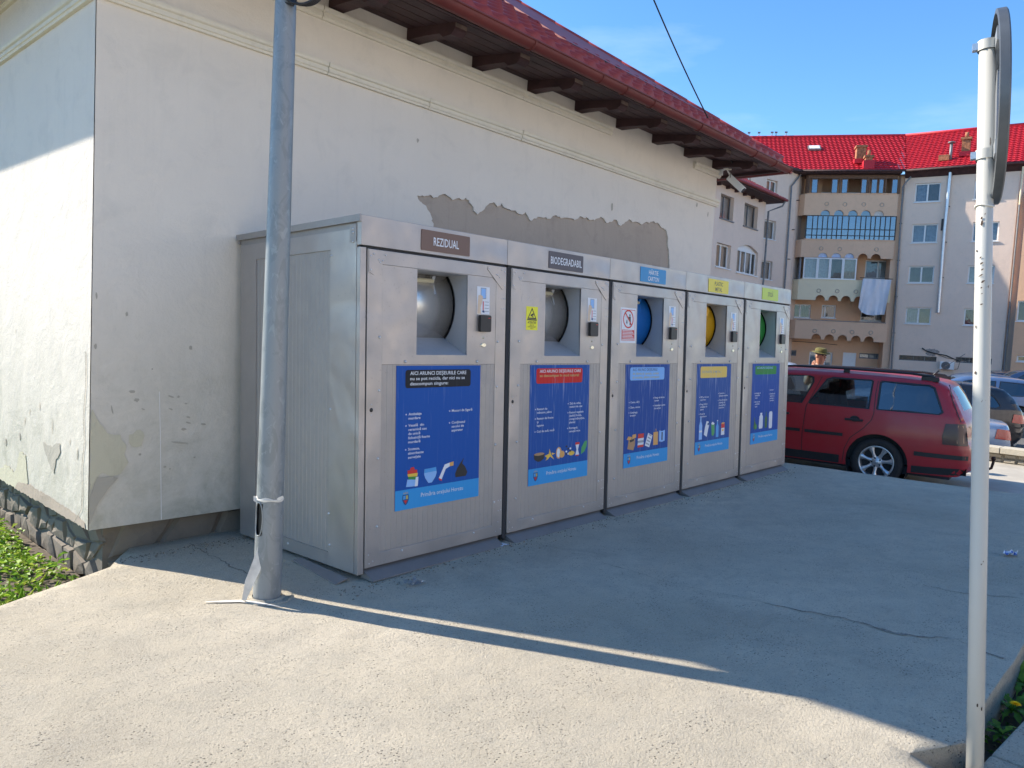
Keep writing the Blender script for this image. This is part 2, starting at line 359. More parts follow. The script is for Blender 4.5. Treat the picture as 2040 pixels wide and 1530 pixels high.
o=g.build('concrete_pad',M_conc,fix=True); cut_grid(o,frange(-1,9,.16),frange(-1.5,5.2,.16))
for v in o.data.vertices: v.co.z+=und(v.co.x,v.co.y)
for p in o.data.polygons: p.use_smooth=abs(p.normal.z)>.9
struct(o)
def pad(x,y): return slab_z(x,y)+und(x,y)
def gp(px,py,up=0.):
    h=slab(px,py); return Vector((h.x,h.y,pad(h.x,h.y)+up))
g=MB(); g.add([(2.2,-1.2,-1.47),(9.2,-.4,-1.47),(9.2,1.0,-1.47),(2.2,1.3,-1.47)],[(0,1,2,3)]); o=g.build('soil_strip',M_soil); struct(o)
# cracks in the pad: narrow broken strips of dark rubble
M_crack=simple('crack_grit',(.25,.22,.18),.95,0,.7,60,.8,90)
def crack(pix,w0,seed,name='crack'):
    rnd=random.Random(seed); P=[]
    for a,b in zip(pix,pix[1:]):
        A=slab(*a);B=slab(*b); n=max(2,int((B-A).length/.03))
        for k in range(n): P.append(A.lerp(B,k/n))
    mb=MB(); vs=[];
    for i,p in enumerate(P):
        d=(P[min(i+1,len(P)-1)]-P[max(0,i-1)]).normalized(); s=Vector((-d.y,d.x,0)); off=.018*noise.noise(p*6)+.01*rnd.uniform(-1,1)
        wd=w0*max(.12,(.6+1.3*noise.noise(p*3.3+Vector((seed,0,0)))))*rnd.uniform(.6,1.3)
        for sg in (-1,1):
            q=p+s*(off+sg*wd*rnd.uniform(.7,1.2)); vs.append((q.x,q.y,pad(q.x,q.y)+.003))
    mb.add(vs,[(2*i,2*i+1,2*i+3,2*i+2) for i in range(len(P)-1)])
    o=mb.build(name,M_crack,fix=False); struct(o)
crack([(1170,1117),(1240,1132),(1290,1150),(1420,1180),(1560,1210),(1680,1232),(1780,1262),(1900,1272),(1965,1300),(2019,1318)],.010,3)
crack([(380,1085),(410,1104),(440,1122),(500,1148),(545,1165)],.004,5)
crack([(1840,1165),(1935,1183),(2040,1192)],.004,12)
crack([(330,1072),(352,1081)],.004,13)
# ---------------------------------------------------------------- soil and weeds left of the pad
g=MB(); g.add([(-6,2.0,-1.82),(1.05,4.22,-1.76),(1.66,4.55,-1.66),(1.8,20,-1.75),(-6,20,-1.8)],[(0,1,2,3,4)]); o=g.build('soil_verge',M_soil); struct(o)
M_leaf=[mat('leaf_%d'%i,c,.55,0,.35,30,spec=.3) for i,c in enumerate([(.30,.46,.05),(.17,.32,.04),(.42,.50,.09),(.06,.13,.03)])]
for m_ in M_leaf:
    t__=m_.node_tree; b_=t__.nodes['Principled BSDF']; tl__=t__.nodes.new('ShaderNodeBsdfTranslucent'); mx__=t__.nodes.new('ShaderNodeMixShader'); mx__.inputs[0].default_value=.38
    src_=b_.inputs['Base Color'].links[0].from_socket; t__.links.new(src_,tl__.inputs[0]); t__.links.new(b_.outputs[0],mx__.inputs[1]); t__.links.new(tl__.outputs[0],mx__.inputs[2]); t__.links.new(mx__.outputs[0],t__.nodes['Material Output'].inputs[0])
def leafquad(mb,p,d,up,L,W,mi,droop=.3):
    d=d.normalized(); s=d.cross(up).normalized()*W; m_=p+d*L*.5+up*L*.12; e=p+d*L-up*L*droop
    mb.add([p,m_-s,m_+s,e],[(0,1,3),(0,3,2)],mi)
rnd=random.Random(4)
gm=MB()
for i in range(46000):
    # dense clumps hugging the plinth and thinning towards the corner
    x=rnd.uniform(-.6,1.6); y=rnd.uniform(4.0,9.0)
    dw=1.6-x; edge=(x-1.018)*.39+4.2
    if y<edge+.04: continue
    n=noise.noise(Vector((x*2.6,y*2.0,0)))
    if n<-.42+.3*max(0,.5-y+4.4): continue
    hgt=.05+.24*max(0,n+.45)*rnd.random()+(.05 if y>5.6 else 0)
    p=Vector((x,y,-1.77+hgt*rnd.uniform(.1,1)))
    a=rnd.uniform(0,6.28); d=Vector((math.cos(a),math.sin(a),rnd.uniform(-.1,.9)))
    leafquad(gm,p,d,ZZ,rnd.uniform(.03,.07),rnd.uniform(.009,.02),rnd.choice([0,0,0,1,1,2]))
for i in range(2600):
    x=rnd.uniform(-.4,1.55); y=rnd.uniform(4.1,8)
    if y<(x-1.018)*.39+4.26: continue
    a=rnd.uniform(0,6.28); leafquad(gm,Vector((x,y,-1.77)),Vector((.35*math.cos(a),.35*math.sin(a),1)),Vector((math.sin(a),0,.1)),rnd.uniform(.08,.2),.004,rnd.choice([0,1,2]),.1)
o=gm.build('weeds',M_leaf,fix=False); o['kind']='stuff'; tag(o,'bright green low weeds growing along the stone plinth at the left edge','weeds')
# ================================================================ white building
WX,WY,WE=1.594,4.75,8.95; WZ=-1.285; TOP=2.62; ZE=2.32
bld=thing('white_building','white plastered low building with dark red hipped roof and flaking walls behind the grey containers','building',(WX,WY,-1.6))
bo=Vector(bld.location)
def W(mb,name,mats,parent=bld,**k):
    mb.v=[(x-bo.x,y-bo.y,z-bo.z) for x,y,z in mb.v]; return mb.build(name,mats,parent,**k)
rnd=random.Random(11)
# the wall shell with a fallen-off patch (an irregular hole in the plaster skin showing the mortar behind)
pix=[(832,386),(862,392),(880,389),(905,395),(925,392),(938,400),(946,416),(952,425),(962,420),(972,410),(985,404),(992,410),(1000,407),(1012,415),(1030,424),(1048,426),(1056,436),(1065,438),(1078,430),(1095,432),(1105,427),(1118,434),(1135,436),(1160,433),(1175,437),(1200,434),(1212,440),(1220,437),(1238,446),(1248,440),(1262,442),(1280,445),(1296,443),(1312,444),(1318,452),(1327,458),(1332,470),(1331,490),(1334,520),(1335,575),(860,575),(868,470),(858,430),(850,412)]
def wh(px,py): h=hit(px,py,Vector((0,1,0)),WY); return (h.x,h.z)
patch=[wh(*p) for p in pix]
pj=[]
for i,a in enumerate(patch):
    b=patch[(i+1)%len(patch)]; L=math.hypot(b[0]-a[0],b[1]-a[1]); n=max(1,int(L/.022))
    for k in range(n):
        t=k/n; x=a[0]+(b[0]-a[0])*t; z=a[1]+(b[1]-a[1])*t; q=Vector((x*9,z*9,2)); pj.append((x+.03*noise.noise(q)+.012*noise.noise(q*4)+rnd.uniform(-.006,.006),z+.035*noise.noise(q+Vector((5,5,5)))+.014*noise.noise(q*4.3)+rnd.uniform(-.006,.006)))
mb=MB(); EY=14.5
mb.prism([[(WX,WZ),(WE,WZ),(WE,TOP),(WX,TOP)],pj],lambda u,v,d:(u,WY+d,v),0,.014,back=False)
mb.box(WX+.001,WE-.001,WY+.016,WY+.3,WZ+.001,TOP,1)
o=W(mb,'front_wall',[M_whitew,M_mortar],fix=False)
mb=MB()
mb.add([(WX,WY,WZ),(WX,EY,WZ),(WX,EY,TOP),(WX,WY,TOP),(WE,WY,WZ),(WE,EY,WZ),(WE,EY,TOP),(WE,WY,TOP)],[(0,1,2,3),(4,7,6,5),(1,5,6,2),(0,4,5,1)])
W(mb,'side_wall',M_whitew)
# flaked spots, small holes and scars in the plaster: shallow chips
M_chip=m_plaster('chipped_plaster',(.46,.425,.36),(.30,.27,.23),.8); M_chip2=m_plaster('old_yellow_plaster',(.60,.56,.43),(.38,.35,.25),1.2)
M_wash=m_plaster('lime_streak',(.80,.78,.74),(.6,.58,.54),1.)
def blob(pts,amp,rr):
    out=[]
    for i,a in enumerate(pts):
        b=pts[(i+1)%len(pts)]; L=math.hypot(b[0]-a[0],b[1]-a[1]); n=max(2,int(L/.03))
        for k in range(n):
            t=k/n; out.append((a[0]+(b[0]-a[0])*t+rr.uniform(-amp,amp),a[1]+(b[1]-a[1])*t+rr.uniform(-amp,amp)))
    return out
chips=[]
def newchip(): 
    q=MB(); chips.append(q); return q
def chip(px,py,w,h,rot=0,mi=0,plane='F'):
    c=wh(px,py) if plane=='F' else None
    if plane=='S': q=hit(px,py,Vector((1,0,0)),WX); c=(q.y,q.z)
    n=9; P=[]
    for k in range(n):
        a=2*math.pi*k/n; r=rnd.uniform(.7,1.2); x=w*math.cos(a)*r; y=h*math.sin(a)*r
        P.append((c[0]+x*math.cos(rot)-y*math.sin(rot),c[1]+x*math.sin(rot)+y*math.cos(rot)))
    if plane=='F': newchip().poly([P],mi=mi,fn=lambda u,v:(u,WY-.003,v))
    else: newchip().poly([P],mi=mi,fn=lambda u,v:(WX-.003,u,v))
for a in [(379,693,.012,.014),(252,626,.008,.014),(262,780,.018,.01),(272,797,.016,.012),(340,790,.022,.006,-.3),(355,790,.009,.008),(340,815,.016,.005,-.3),(370,804,.01,.005),(375,831,.014,.006,-.3),(285,815,.014,.004,-.3),(303,735,.006,.006),(223,817,.004,.03,.2),(365,855,.018,.009,-.2),(375,842,.02,.005,-.3),(360,882,.06,.006,-.15),(278,905,.008,.008),(387,911,.008,.006),(328,930,.010,.006),(338,934,.006,.006),(832,280,.012,.018),(1219,412,.02,.05),(1388,408,.02,.03),(1410,427,.012,.03),(405,845,.02,.006,-.2),(192,590,.005,.022,.1),(190,690,.008,.02)]: chip(*a)
for a in [(80,810,.006,.03),(32,660,.004,.02),(60,820,.005,.03,.3),(105,850,.006,.05,.1),(155,905,.008,.04),(140,880,.005,.03,.4),(40,870,.02,.03),(12,880,.03,.03),(50,840,.005,.05,.5)]: chip(*(a+((0,) if len(a)==4 else ())),mi=0,plane='S')
# patches of exposed old plaster at the corner
P=[wh(*p) for p in [(176,815),(188,820),(196,840),(215,862),(238,868),(250,885),(248,905),(255,922),(238,945),(222,950),(205,940),(192,950),(177,985)]]
P[0]=(WX+.001,P[0][1]); P[-1]=(WX+.001,P[-1][1]); newchip().poly([blob(P,.006,rnd)],mi=1,fn=lambda u,v:(max(u,WX+.0005),WY-.004,v))
P=[wh(*p) for p in [(255,868),(272,856),(287,860),(285,880),(275,892),(262,888)]]; newchip().poly([blob(P,.008,rnd)],mi=1,fn=lambda u,v:(u,WY-.004,v))
P=[wh(*p) for p in [(178,985),(195,950),(235,950),(215,975),(190,1010),(177,1045)]]; newchip().poly([blob(P,.006,rnd)],mi=0,fn=lambda u,v:(max(u,WX+.0005),WY-.0055,v))
def sd(px,py): q=hit(px,py,Vector((1,0,0)),WX); return (q.y,q.z)
P=[sd(*p) for p in [(86,880),(105,890),(120,880),(122,900),(112,915),(108,945),(100,925),(92,905)]]; newchip().poly([blob(P,.008,rnd)],mi=0,fn=lambda u,v:(WX-.004,u,v))
P=[sd(*p) for p in [(-60,925),(0,935),(14,925),(30,940),(35,930),(40,900),(52,905),(56,960),(36,975),(0,955),(-60,918)]]; newchip().poly([blob(P,.01,rnd)],mi=1,fn=lambda u,v:(WX-.004,u,v))
P=[sd(*p) for p in [(60,965),(150,1022),(170,1040),(172,1054),(30,972),(38,960)]]; newchip().poly([blob(P,.006,rnd)],mi=2,fn=lambda u,v:(WX-.0045,u,v))
M_wash2=m_plaster('pale_scuffed_plaster',(.66,.63,.58),(.46,.43,.40),1.)
for q in chips: W(q,'chipped_patch',[M_chip,M_chip2,M_mortar,M_wash2],fix=False)
for k in range(46):
    a=patch[rnd.randrange(1,35)]; w_=rnd.uniform(.008,.035); h_=rnd.uniform(.006,.022); q=newchip(); P=[]
    cx,cz=a[0]+rnd.uniform(-.06,.06),a[1]+rnd.uniform(-.05,.03)
    for i in range(8):
        t=2*math.pi*i/8; r=rnd.uniform(.5,1.2); P.append((cx+w_*math.cos(t)*r,cz+h_*math.sin(t)*r))
    q.prism([P],lambda u,v,d:(u,WY-d,v),.008,0.,mi=3 if rnd.random()<.65 else 2)
for (a,b) in (((1300,455),(1340,540)),((838,400),(862,450)),((1318,430),(1342,470))):
    for k in range(9):
        px,py=rnd.uniform(a[0],b[0]),rnd.uniform(a[1],b[1]); c=wh(px,py); q=newchip(); P=[]
        for i in range(9):
            t=2*math.pi*i/9; r=rnd.uniform(.5,1.2); P.append((c[0]+.06*math.cos(t)*r,c[1]+.05*math.sin(t)*r))
        q.poly([P],mi=3,fn=lambda u,v:(u,WY-.0025-.0001*k,v))
# hairline crack down the corner on the sunlit side
mb=MB(); P=[sd(*p) for p in [(172,700),(173,760),(168,830),(170,880),(165,930),(166,985),(164,1015),(150,1040)]]
for a,b in zip(P,P[1:]):
    mb.add([(WX-.005,a[0],a[1]),(WX-.005,a[0]+.007,a[1]),(WX-.005,b[0]+.007,b[1]),(WX-.005,b[0],b[1])],[(0,1,2,3)])
P=[wh(*p) for p in [(316,780),(318,870),(320,1035)]]
for a,b in zip(P,P[1:]): mb.add([(a[0],WY-.004,a[1]),(a[0]+.006,WY-.004,a[1]),(b[0]+.006,WY-.004,b[1]),(b[0],WY-.004,b[1])],[(0,1,2,3)],1)
W(mb,'crack',[M_crack,M_wash],fix=False)
# mouldings: each length a separate profile run
def mprof(depth,h): return [(0,0),(depth*.5,.0),(depth*.6,h*.16),(depth*.78,h*.2),(depth*.8,h*.42),(depth*.62,h*.46),(depth*.62,h*.54),(depth*.9,h*.62),(depth,h*.78),(depth,h*.93),(depth*.2,h),(0,h)]
def run(mb,a,b,z0,depth,h,axis):
    pr=mprof(depth,h); n=len(pr); vs=[]
    for s in (a,b):
        for d,z in pr: vs.append((s,WY-d,z0+z) if axis=='X' else (WX-d,s,z0+z))
    mb.add(vs,[(i,(i+1)%n,(i+1)%n+n,i+n) for i in range(n)]); mb.add(vs[:n],[tuple(range(n))]); mb.add(vs[n:],[tuple(range(n-1,-1,-1))])
for a,b,h,d in [(WX-.045,3.10,.088,.045),(3.106,4.05,.086,.046),(4.056,5.17,.088,.045),(5.176,6.62,.093,.052),(6.626,8.998,.09,.048)]:
    mb=MB(); run(mb,a,b,1.77,d,h,'X'); W(mb,'moulding',M_mould)
for a,b,h,d in [(WX-.04,3.04,.09,.045),(3.046,5.17,.09,.045),(5.176,6.58,.085,.042),(8.33,8.998,.085,.045)]:
    mb=MB(); run(mb,a,b,2.135,d,h,'X'); W(mb,'moulding',M_mould)
mb=MB(); run(mb,WY,EY,1.77,.045,.088,'Y'); W(mb,'moulding',M_mould)
mb=MB(); run(mb,WY,EY,2.135,.045,.088,'Y'); W(mb,'moulding',M_mould)
# plinth of rough stones: recessed below the overhanging plaster
mb=MB(); mb.box(WX+.12,WE-.12,WY+.12,EY-.1,-2.3,WZ-.002); W(mb,'plinth_core',M_joint)
def stones(axis,a0,a1,z0,z1,sz,seed,depth):
    rr=random.Random(seed); nx=int((a1-a0)/sz); nz=max(2,int((z1-z0)/(sz*.7)))
    P=[[(a0+(i+(0 if j%2 else .5)*.6+rr.uniform(-.3,.3))*(a1-a0)/nx, z0+(j+rr.uniform(-.33,.33)*(0<j<nz))*(z1-z0)/nz) for i in range(nx+1)] for j in range(nz+1)]
    for j in range(nz):
        for i in range(nx):
            q=[P[j][i],P[j][i+1],P[j+1][i+1],P[j+1][i]]
            cx=sum(p[0] for p in q)/4; cz=sum(p[1] for p in q)/4
            m=[]; 
            for k in range(4):
                a=q[k];b=q[(k+1)%4]
                m.append(((a[0]-cx)*.95+cx,(a[1]-cz)*.95+cz)); m.append((((a[0]+b[0])/2-cx)*rr.uniform(.92,1.0)+cx,((a[1]+b[1])/2-cz)*rr.uniform(.92,1.0)+cz))
            dd=depth+rr.uniform(-.006,.022); mb=MB(); n=len(m)
            def pt(u,v,d): return (u,WY+.12-d,v) if axis=='X' else (WX+.12-d,u,v)
            vs=[pt(u,v,-.01) for u,v in m]+[pt((u-cx)*.86+cx,(v-cz)*.86+cz,dd*.85+rr.uniform(-.008,.008)) for u,v in m]+[pt(cx+rr.uniform(-.02,.02),cz+rr.uniform(-.02,.02),dd+rr.uniform(0,.012))]
            mb.add(vs,[(k,(k+1)%n,(k+1)%n+n,k+n) for k in range(n)]+[(k+n,(k+1)%n+n,2*n) for k in range(n)],0,False)
            W(mb,'stone',M_stone)
stones('Y',WY+.14,8.2,-1.85,WZ-.01,.19,5,.012)
stones('X',WX+.14,3.2,-1.75,WZ-.01,.36,8,.016)
# eaves: soffit boards, shaped beam ends, fascia
sl_=math.tan(R_(34.5)); GY=4.10; LX=WX-.52; RX=WE+.40
def ez_(Y): return ZE-.07+(Y-GY)*0.146
mb=MB()
mb.add([(LX,GY,ez_(GY)),(RX,GY,ez_(GY)),(RX,WY,ez_(WY)),(LX,WY,ez_(WY))],[(0,1,2,3)])
mb.add([(LX,GY,ez_(GY)),(LX,EY+.6,ez_(GY)),(WX,EY+.6,ez_(WY)),(WX,WY,ez_(WY))],[(0,1,2,3)])
mb.add([(RX,GY,ez_(GY)),(RX,EY+.6,ez_(GY)),(WE,EY+.6,ez_(WY)),(WE,WY,ez_(WY))],[(3,2,1,0)])
W(mb,'soffit',M_wood)
for k in range(5):
    y=GY+.04+k*.13; mb=MB(); mb.obox((  (LX+RX)/2,y+.06,ez_(y+.06)-.009),(1,0,0),Vector((0,1,.146)).normalized(),Vector((0,-.146,1)).normalized(),(RX-LX)/2-.02,.060,.008); W(mb,'soffit_board',M_wood)
def beam_end(x,axis='X',sgn=1):
    # a joist with a notched, rounded nose
    pr=[(0,2.235),(0,2.36),(.55,2.275),(.55,2.20),(.51,2.17),(.42,2.17),(.38,2.205),(.2,2.225)]
    mb=MB(); L=[[(p[0],p[1]) for p in pr]]
    if axis=='X': mb.prism(L,lambda u,v,d:(x+d,WY-u,v),-.058,.058)
    else: mb.prism(L,lambda u,v,d:((WX-u) if sgn<0 else (WE+u),x+d,v),-.058,.058)
    W(mb,'roof_beam',M_wood)
    mb=MB()
    if axis=='X': mb.box(x-.056,x+.056,WY-.556,WY-.551,2.218,2.268)
    else: return
    W(mb,'beam_end_grain',M_wood2)
for k in range(11): beam_end(1.74+.712*k)
for k in range(9): beam_end(WY+.5+.8*k,'Y',-1)
for k in range(4): beam_end(WY+.5+.8*k,'Y',1)
for x0,y0,x1,y1 in ((LX,GY-.03,RX,GY),(LX-.03,GY,LX,EY),(RX,GY,RX+.03,EY)):
    mb=MB(); mb.box(x0,x1,y0,y1,ZE-.10,ZE-.01); W(mb,'fascia_board',M_wood)
# roof planes (45 degree hips)
RUN=(EY+.6-GY)/2; RUN=min(RUN,(RX-LX)/2)
mb=MB(); zt=ZE+RUN*sl_
A=(LX,GY,ZE);B=(RX,GY,ZE);Cc=(RX,EY+.6,ZE);D_=(LX,EY+.6,ZE);r1=(LX+RUN,GY+RUN,zt);r2=(RX-RUN,GY+RUN,zt)
mb.add([A,B,Cc,D_,r1,r2],[(0,1,5,4),(1,2,5),(2,3,4,5),(3,0,4)]); W(mb,'roof_deck',M_rooftile)
NS=Vector((0,math.cos(R_(34.5)),math.sin(R_(34.5)))); NN=Vector((0,-math.sin(R_(34.5)),math.cos(R_(34.5))))
# one pressed tile, shared: arched crown beside a flat pan with a stepped lower lip
TW,TL=.185,.33
def tile_mesh():
    mb=MB(); nu=7; rows=[(-.012,-.004),(-.006,.040),(TL*.5,.018),(TL+.01,.006)]; vs=[]
    for s,h in rows:
        for i in range(nu+1):
            u=i/nu*TW; hh=h+.034*max(0,math.sin(math.pi*min(1,(u/TW)/.62)))**.8*(1 if s>-.01 else 0)
            p=Vector((u,0,0))+NS*s+NN*hh; vs.append(p)
    m=nu+1; mb.add(vs,[(j*m+i,j*m+i+1,(j+1)*m+i+1,(j+1)*m+i) for j in range(3) for i in range(nu)],0,True); return mb
t0=tile_mesh().build('roof_tile',M_rooftile,bld,fix=False); tn=0; tl_stuff=MB(); first=True
base_t=tile_mesh()
nrow=int(RUN/ (TL*math.cos(R_(34.5))))
for r in range(nrow):
    yy=GY-.05+r*TL*math.cos(R_(34.5)); b=max(0,yy-GY)
    x=LX+b+.05
    while x<RX-b-TW:
        P=Vector((x,yy,ZE+(yy-GY)*sl_+.012))
        if tn<290 and x>4.55 and r<9 and not (x>5.75 and yy>4.72):
            if first: t0.location=P-bo; first=False
            else: share(t0,'roof_tile',bld,P-bo)
            tn+=1
        elif r<14 and not (x>5.75 and yy>4.9): tl_stuff.add([Vector(v)+P for v in base_t.v],base_t.f,0,True)
        x+=TW
W(tl_stuff,'roof_tile_field',M_rooftile,fix=False)['kind']='stuff'
# smooth raised sheet over the upper right of the slope, with hooked snow guards along its foot
def rp(x,y,h): return Vector((x,y,ZE+(y-GY)*sl_))+NN*h
mb=MB(); y0=4.72; xs0=5.72
top=GY+2.9
pts=[rp(xs0,y0,.075),rp(RX-(y0-GY)-.02,y0,.075),rp(RX-(top-GY)-.02,top,.075),rp(xs0,top,.075)]
low=[p-NN*.05 for p in pts]; mb.add(pts+low,[(0,1,2,3),(0,4,5,1),(1,5,6,2),(3,7,4,0)]); W(mb,'roof_flashing_sheet',M_rooftile)
for k in range(14):
    x=5.8+k*.235; mb=MB(); c=rp(x,y0-.03,.085); mb.obox(c-NN*.02,(1,0,0),NS,NN,.05,.012,.012); W(mb,'snow_guard',M_dark)
# hip caps
for sx,hx in ((1,RX),(-1,LX)):
    for k in range(26):
        b0=k*.30; p=Vector((hx-sx*b0,GY+b0,ZE+b0*sl_+.03)); q=Vector((hx-sx*(b0+.32),GY+b0+.32,ZE+(b0+.32)*sl_+.04)); mb=MB()
        if b0+.32>RUN: break
        mb.tube([p,q],[.075,.062],10,0,True); W(mb,'hip_cap',M_rooftile)
# gutter: half-round, hung on brackets, in joined lengths
def gutter(a,b,axis,name='gutter'):
    mb=MB(); n=10; vs=[]
    for s in (a,b):
        for rr_,ang in [(r_,math.pi+math.pi*k/n) for r_ in (.058,) for k in range(n+1)]:
            d=rr_*math.cos(ang); z=rr_*math.sin(ang)
            vs.append((s,GY-.08+d,ZE-.055+z) if axis=='X' else (a_x+d,s,ZE-.055+z))
    m=n+1; mb.add(vs,[(i,i+1,i+1+m,i+m) for i in range(n)],0,True)
    for s in (a,b):
        P=[(s,GY-.08+.060*math.cos(math.pi+math.pi*k/n),ZE-.055+.060*math.sin(math.pi+math.pi*k/n)) if axis=='X' else (a_x+.060*math.cos(math.pi+math.pi*k/n),s,ZE-.055+.060*math.sin(math.pi+math.pi*k/n)) for k in range(n+1)]
        mb.tube(P,.008,5,0)
    lip=[(s,GY-.138,ZE-.055) if axis=='X' else (a_x-.058,s,ZE-.055) for s in (a,b)]; mb.tube(lip,.009,6)
    W(mb,name,M_gutter,fix=False)
GX=[LX-.1,2.9,4.45,5.35,5.72,6.18,7.1,8.4,8.95,RX+.06]
for a,b in zip(GX,GX[1:]): gutter(a,b-.002,'X')
a_x=LX-.08; gutter(GY-.1,EY,'Y'); a_x=RX+.09; gutter(GY-.1,EY,'Y')
# ---------------------------------------------------------------- camera on the building corner, junction box, cable
cc=thing('security_camera','white bullet security camera hanging off the building corner under the eave','camera',(WE+.06,4.62,2.16))
d=(CR*.60-CU*.72-CF*.30).normalized(); sdx=d.cross(ZZ).normalized(); upx=sdx.cross(d)
mb=MB(); mb.obox(d*.10+Vector((.02,-.02,-.03)),d,sdx,upx,.13,.042,.042); mb.build('camera_housing',M_whitep,cc,bevel=.012)
mb=MB(); mb.obox(d*.11+Vector((.02,-.02,.018)),d,sdx,upx,.15,.052,.006); mb.build('sun_shield',M_whitep,cc)
mb=MB(); mb.tube([Vector((.02,-.02,-.03))+d*.225,Vector((.02,-.02,-.03))+d*.236],.034,14); mb.build('lens',M_black,cc)
mb=MB(); mb.tube([(-.06,.10,.06),(-.02,.02,.09),(.02,-.01,.02)],.016,8); mb.box(-.075,-.055,.05,.15,0,.12); mb.build('bracket',M_whitep,cc)
jb=thing('junction_box','small cream junction box under the eave above the security camera','junction box',(WE-.02,4.60,2.25))
mb=MB(); mb.box(-.06,.06,-.03,.03,-.028,.028); mb.build('box',M_mould,jb,bevel=.006)
mb=MB(); mb.tube([(0.03,0,-.03),(.05,-.02,-.07),(.03,-.03,-.1),(.07,-.01,-.12)],.004,5); mb.build('cable',M_black,jb)
# ================================================================ waste containers
RC=Matrix((QX,QY,QZ)).transposed()
Wm,DEP,HT=1.164,1.30,1.971
def rib_panel(x0,x1,z0,z1,y,pitch=.02):
    """vertical micro-rib sheet facing -y"""
    mb=MB(); xs=[]; x=x0
    while x<x1-1e-6: xs.append((x,0)); xs.append((min(x+pitch*1.72,x1),0)); xs.append((min(x+pitch*1.86,x1),.0022)); x+=pitch*2
    xs.append((x1,0)); vs=[]
    for X,d in xs: vs.append((X,y+d,z0)); vs.append((X,y+d,z1))
    mb.add(vs,[(2*i,2*i+2,2*i+3,2*i+1) for i in range(len(xs)-1)]); return mb
F_=lambda y:(lambda u,v:(u,y,v))
COLS={'brown':(.165,.095,.072),'charcoal':(.075,.064,.078),'blue':(.0,.235,.52),'yellow':(.78,.62,.03),'lime':(.50,.62,.03)}
def pm(name,c,r=.4): return mat('print_'+name,c,r,0,.04)
PW=pm('white',(.72,.75,.80)); PK=pm('black',(.012,.013,.016)); PR=pm('red',(.62,.02,.02)); PY=pm('yellow',(.80,.52,.06)); PG=pm('green',(.03,.26,.05)); PLB=pm('light_blue',(.06,.33,.72)); PPB=pm('pale_blue',(.25,.48,.85)); POR=pm('orange',(.70,.36,.10)); PBR=pm('cardboard',(.42,.24,.12)); PGY=pm('grey',(.30,.33,.38)); PDG=pm('bottle_green',(.01,.12,.02)); PSK=pm('skin_print',(.66,.50,.36)); POL=pm('dull_gold',(.50,.42,.13)); PNV=pm('navy',(.01,.06,.20)); PLG=pm('leaf_green',(.05,.34,.10))
PM=[PW,PK,PR,PY,PG,PLB,PPB,POR,PBR,PGY,PDG,PSK,POL,PNV,PLG]
iW,iK,iR,iY,iG,iLB,iPB,iOR,iBR,iGY,iDG,iSK,iOL,iNV,iLG=range(15)
BLUES=[(.003,.078,.36),(.006,.075,.33),(.006,.062,.30),(.012,.075,.31),(.004,.065,.34)]
STREAK=[.15,.7,.85,.95,.6]
CFG=[
 dict(sign=('brown',['REZIDUAL'],'w'),lab='grey waste container marked REZIDUAL with a stainless drum, leftmost of the row',drum='steel',
   hdr=(iK,[('AICI ARUNCI DEȘEURILE CARE',iW,.022),('nu se pot recicla, dar nici nu se',iW,.020),('descompun singure:',iW,.020)]),
   L=[['Ambalaje','murdare'],['Veselă  din','ceramică sau','de unică','folosință foarte','murdară'],['Scutece,','absorbante','servețele']],R=[['Mucuri de țigară'],['Conținutul','sacului de','aspirator']]),
 dict(sign=('charcoal',['BIODEGRADABIL'],'w'),lab='grey waste container marked BIODEGRADABIL with a yellow ATENTIE camera sticker',drum='steel',
   hdr=(iR,[('AICI ARUNCI DEȘEURILE CARE',iW,.022),('se descompun în mod natural:',iOL,.020)]),
   L=[['Resturi de','mâncare, pâine'],['Resturi de fructe','și','legume'],['Coji de ouă, nucă']],R=[['Zaț de cafea,','resturi de ceai'],['Resturi vegetale','(iarbă, frunze,','crengi mărunțite,','plante)'],['Rumeguș,','cenușă rece']]),
 dict(sign=('blue',['HÂRTIE','CARTON'],'w'),lab='grey waste container marked HARTIE CARTON with a blue drum, middle of the row',drum='blue',
   hdr=(iPB,[('AICI ARUNCI DEȘEURILE',iNV,.022),('de hârtie și carton, curate',iOL,.020),('și uscate, pliate compact',iOL,.020)]),
   L=[['Caiete, cărți'],['Ziare, reviste'],['Cataloage,','broșuri']],R=[['Pungi de hârtie','curate'],['Ambalaje curate','de carton']]),
 dict(sign=('yellow',['PLASTIC','METAL'],'k'),lab='grey waste container marked PLASTIC METAL with a yellow drum, fourth in the row',drum='yellow',
   hdr=(iY,[('',iY,.01),('DE PLASTIC ȘI METAL',iGY,.022)]),
   L=[['PET-uri de suc,','apă, bere'],['Pungi, folii și','ambalaje din','plastic'],['Doze de','răcoritoare']],R=[['Conserve,','bidoane metalice'],['Cutii de lapte și','ambalaje de','detergenți și','cosmetice']]),
 dict(sign=('lime',['STICLĂ'],'k'),lab='grey waste container marked STICLA with a green drum, right end of the row',drum='green',
   hdr=(iG,[('AICI ARUNCI DEȘEURILE',iPB,.022),('DE STICLĂ',iDG,.022)]),
   L=[['Ambalaje de','sticlă fără','capac'],['Borcane de','sticlă fără','capac']],R=[['Geamuri'],['Ambalaje de','sticlă de la','parfumuri,','cosmetice']]),
]
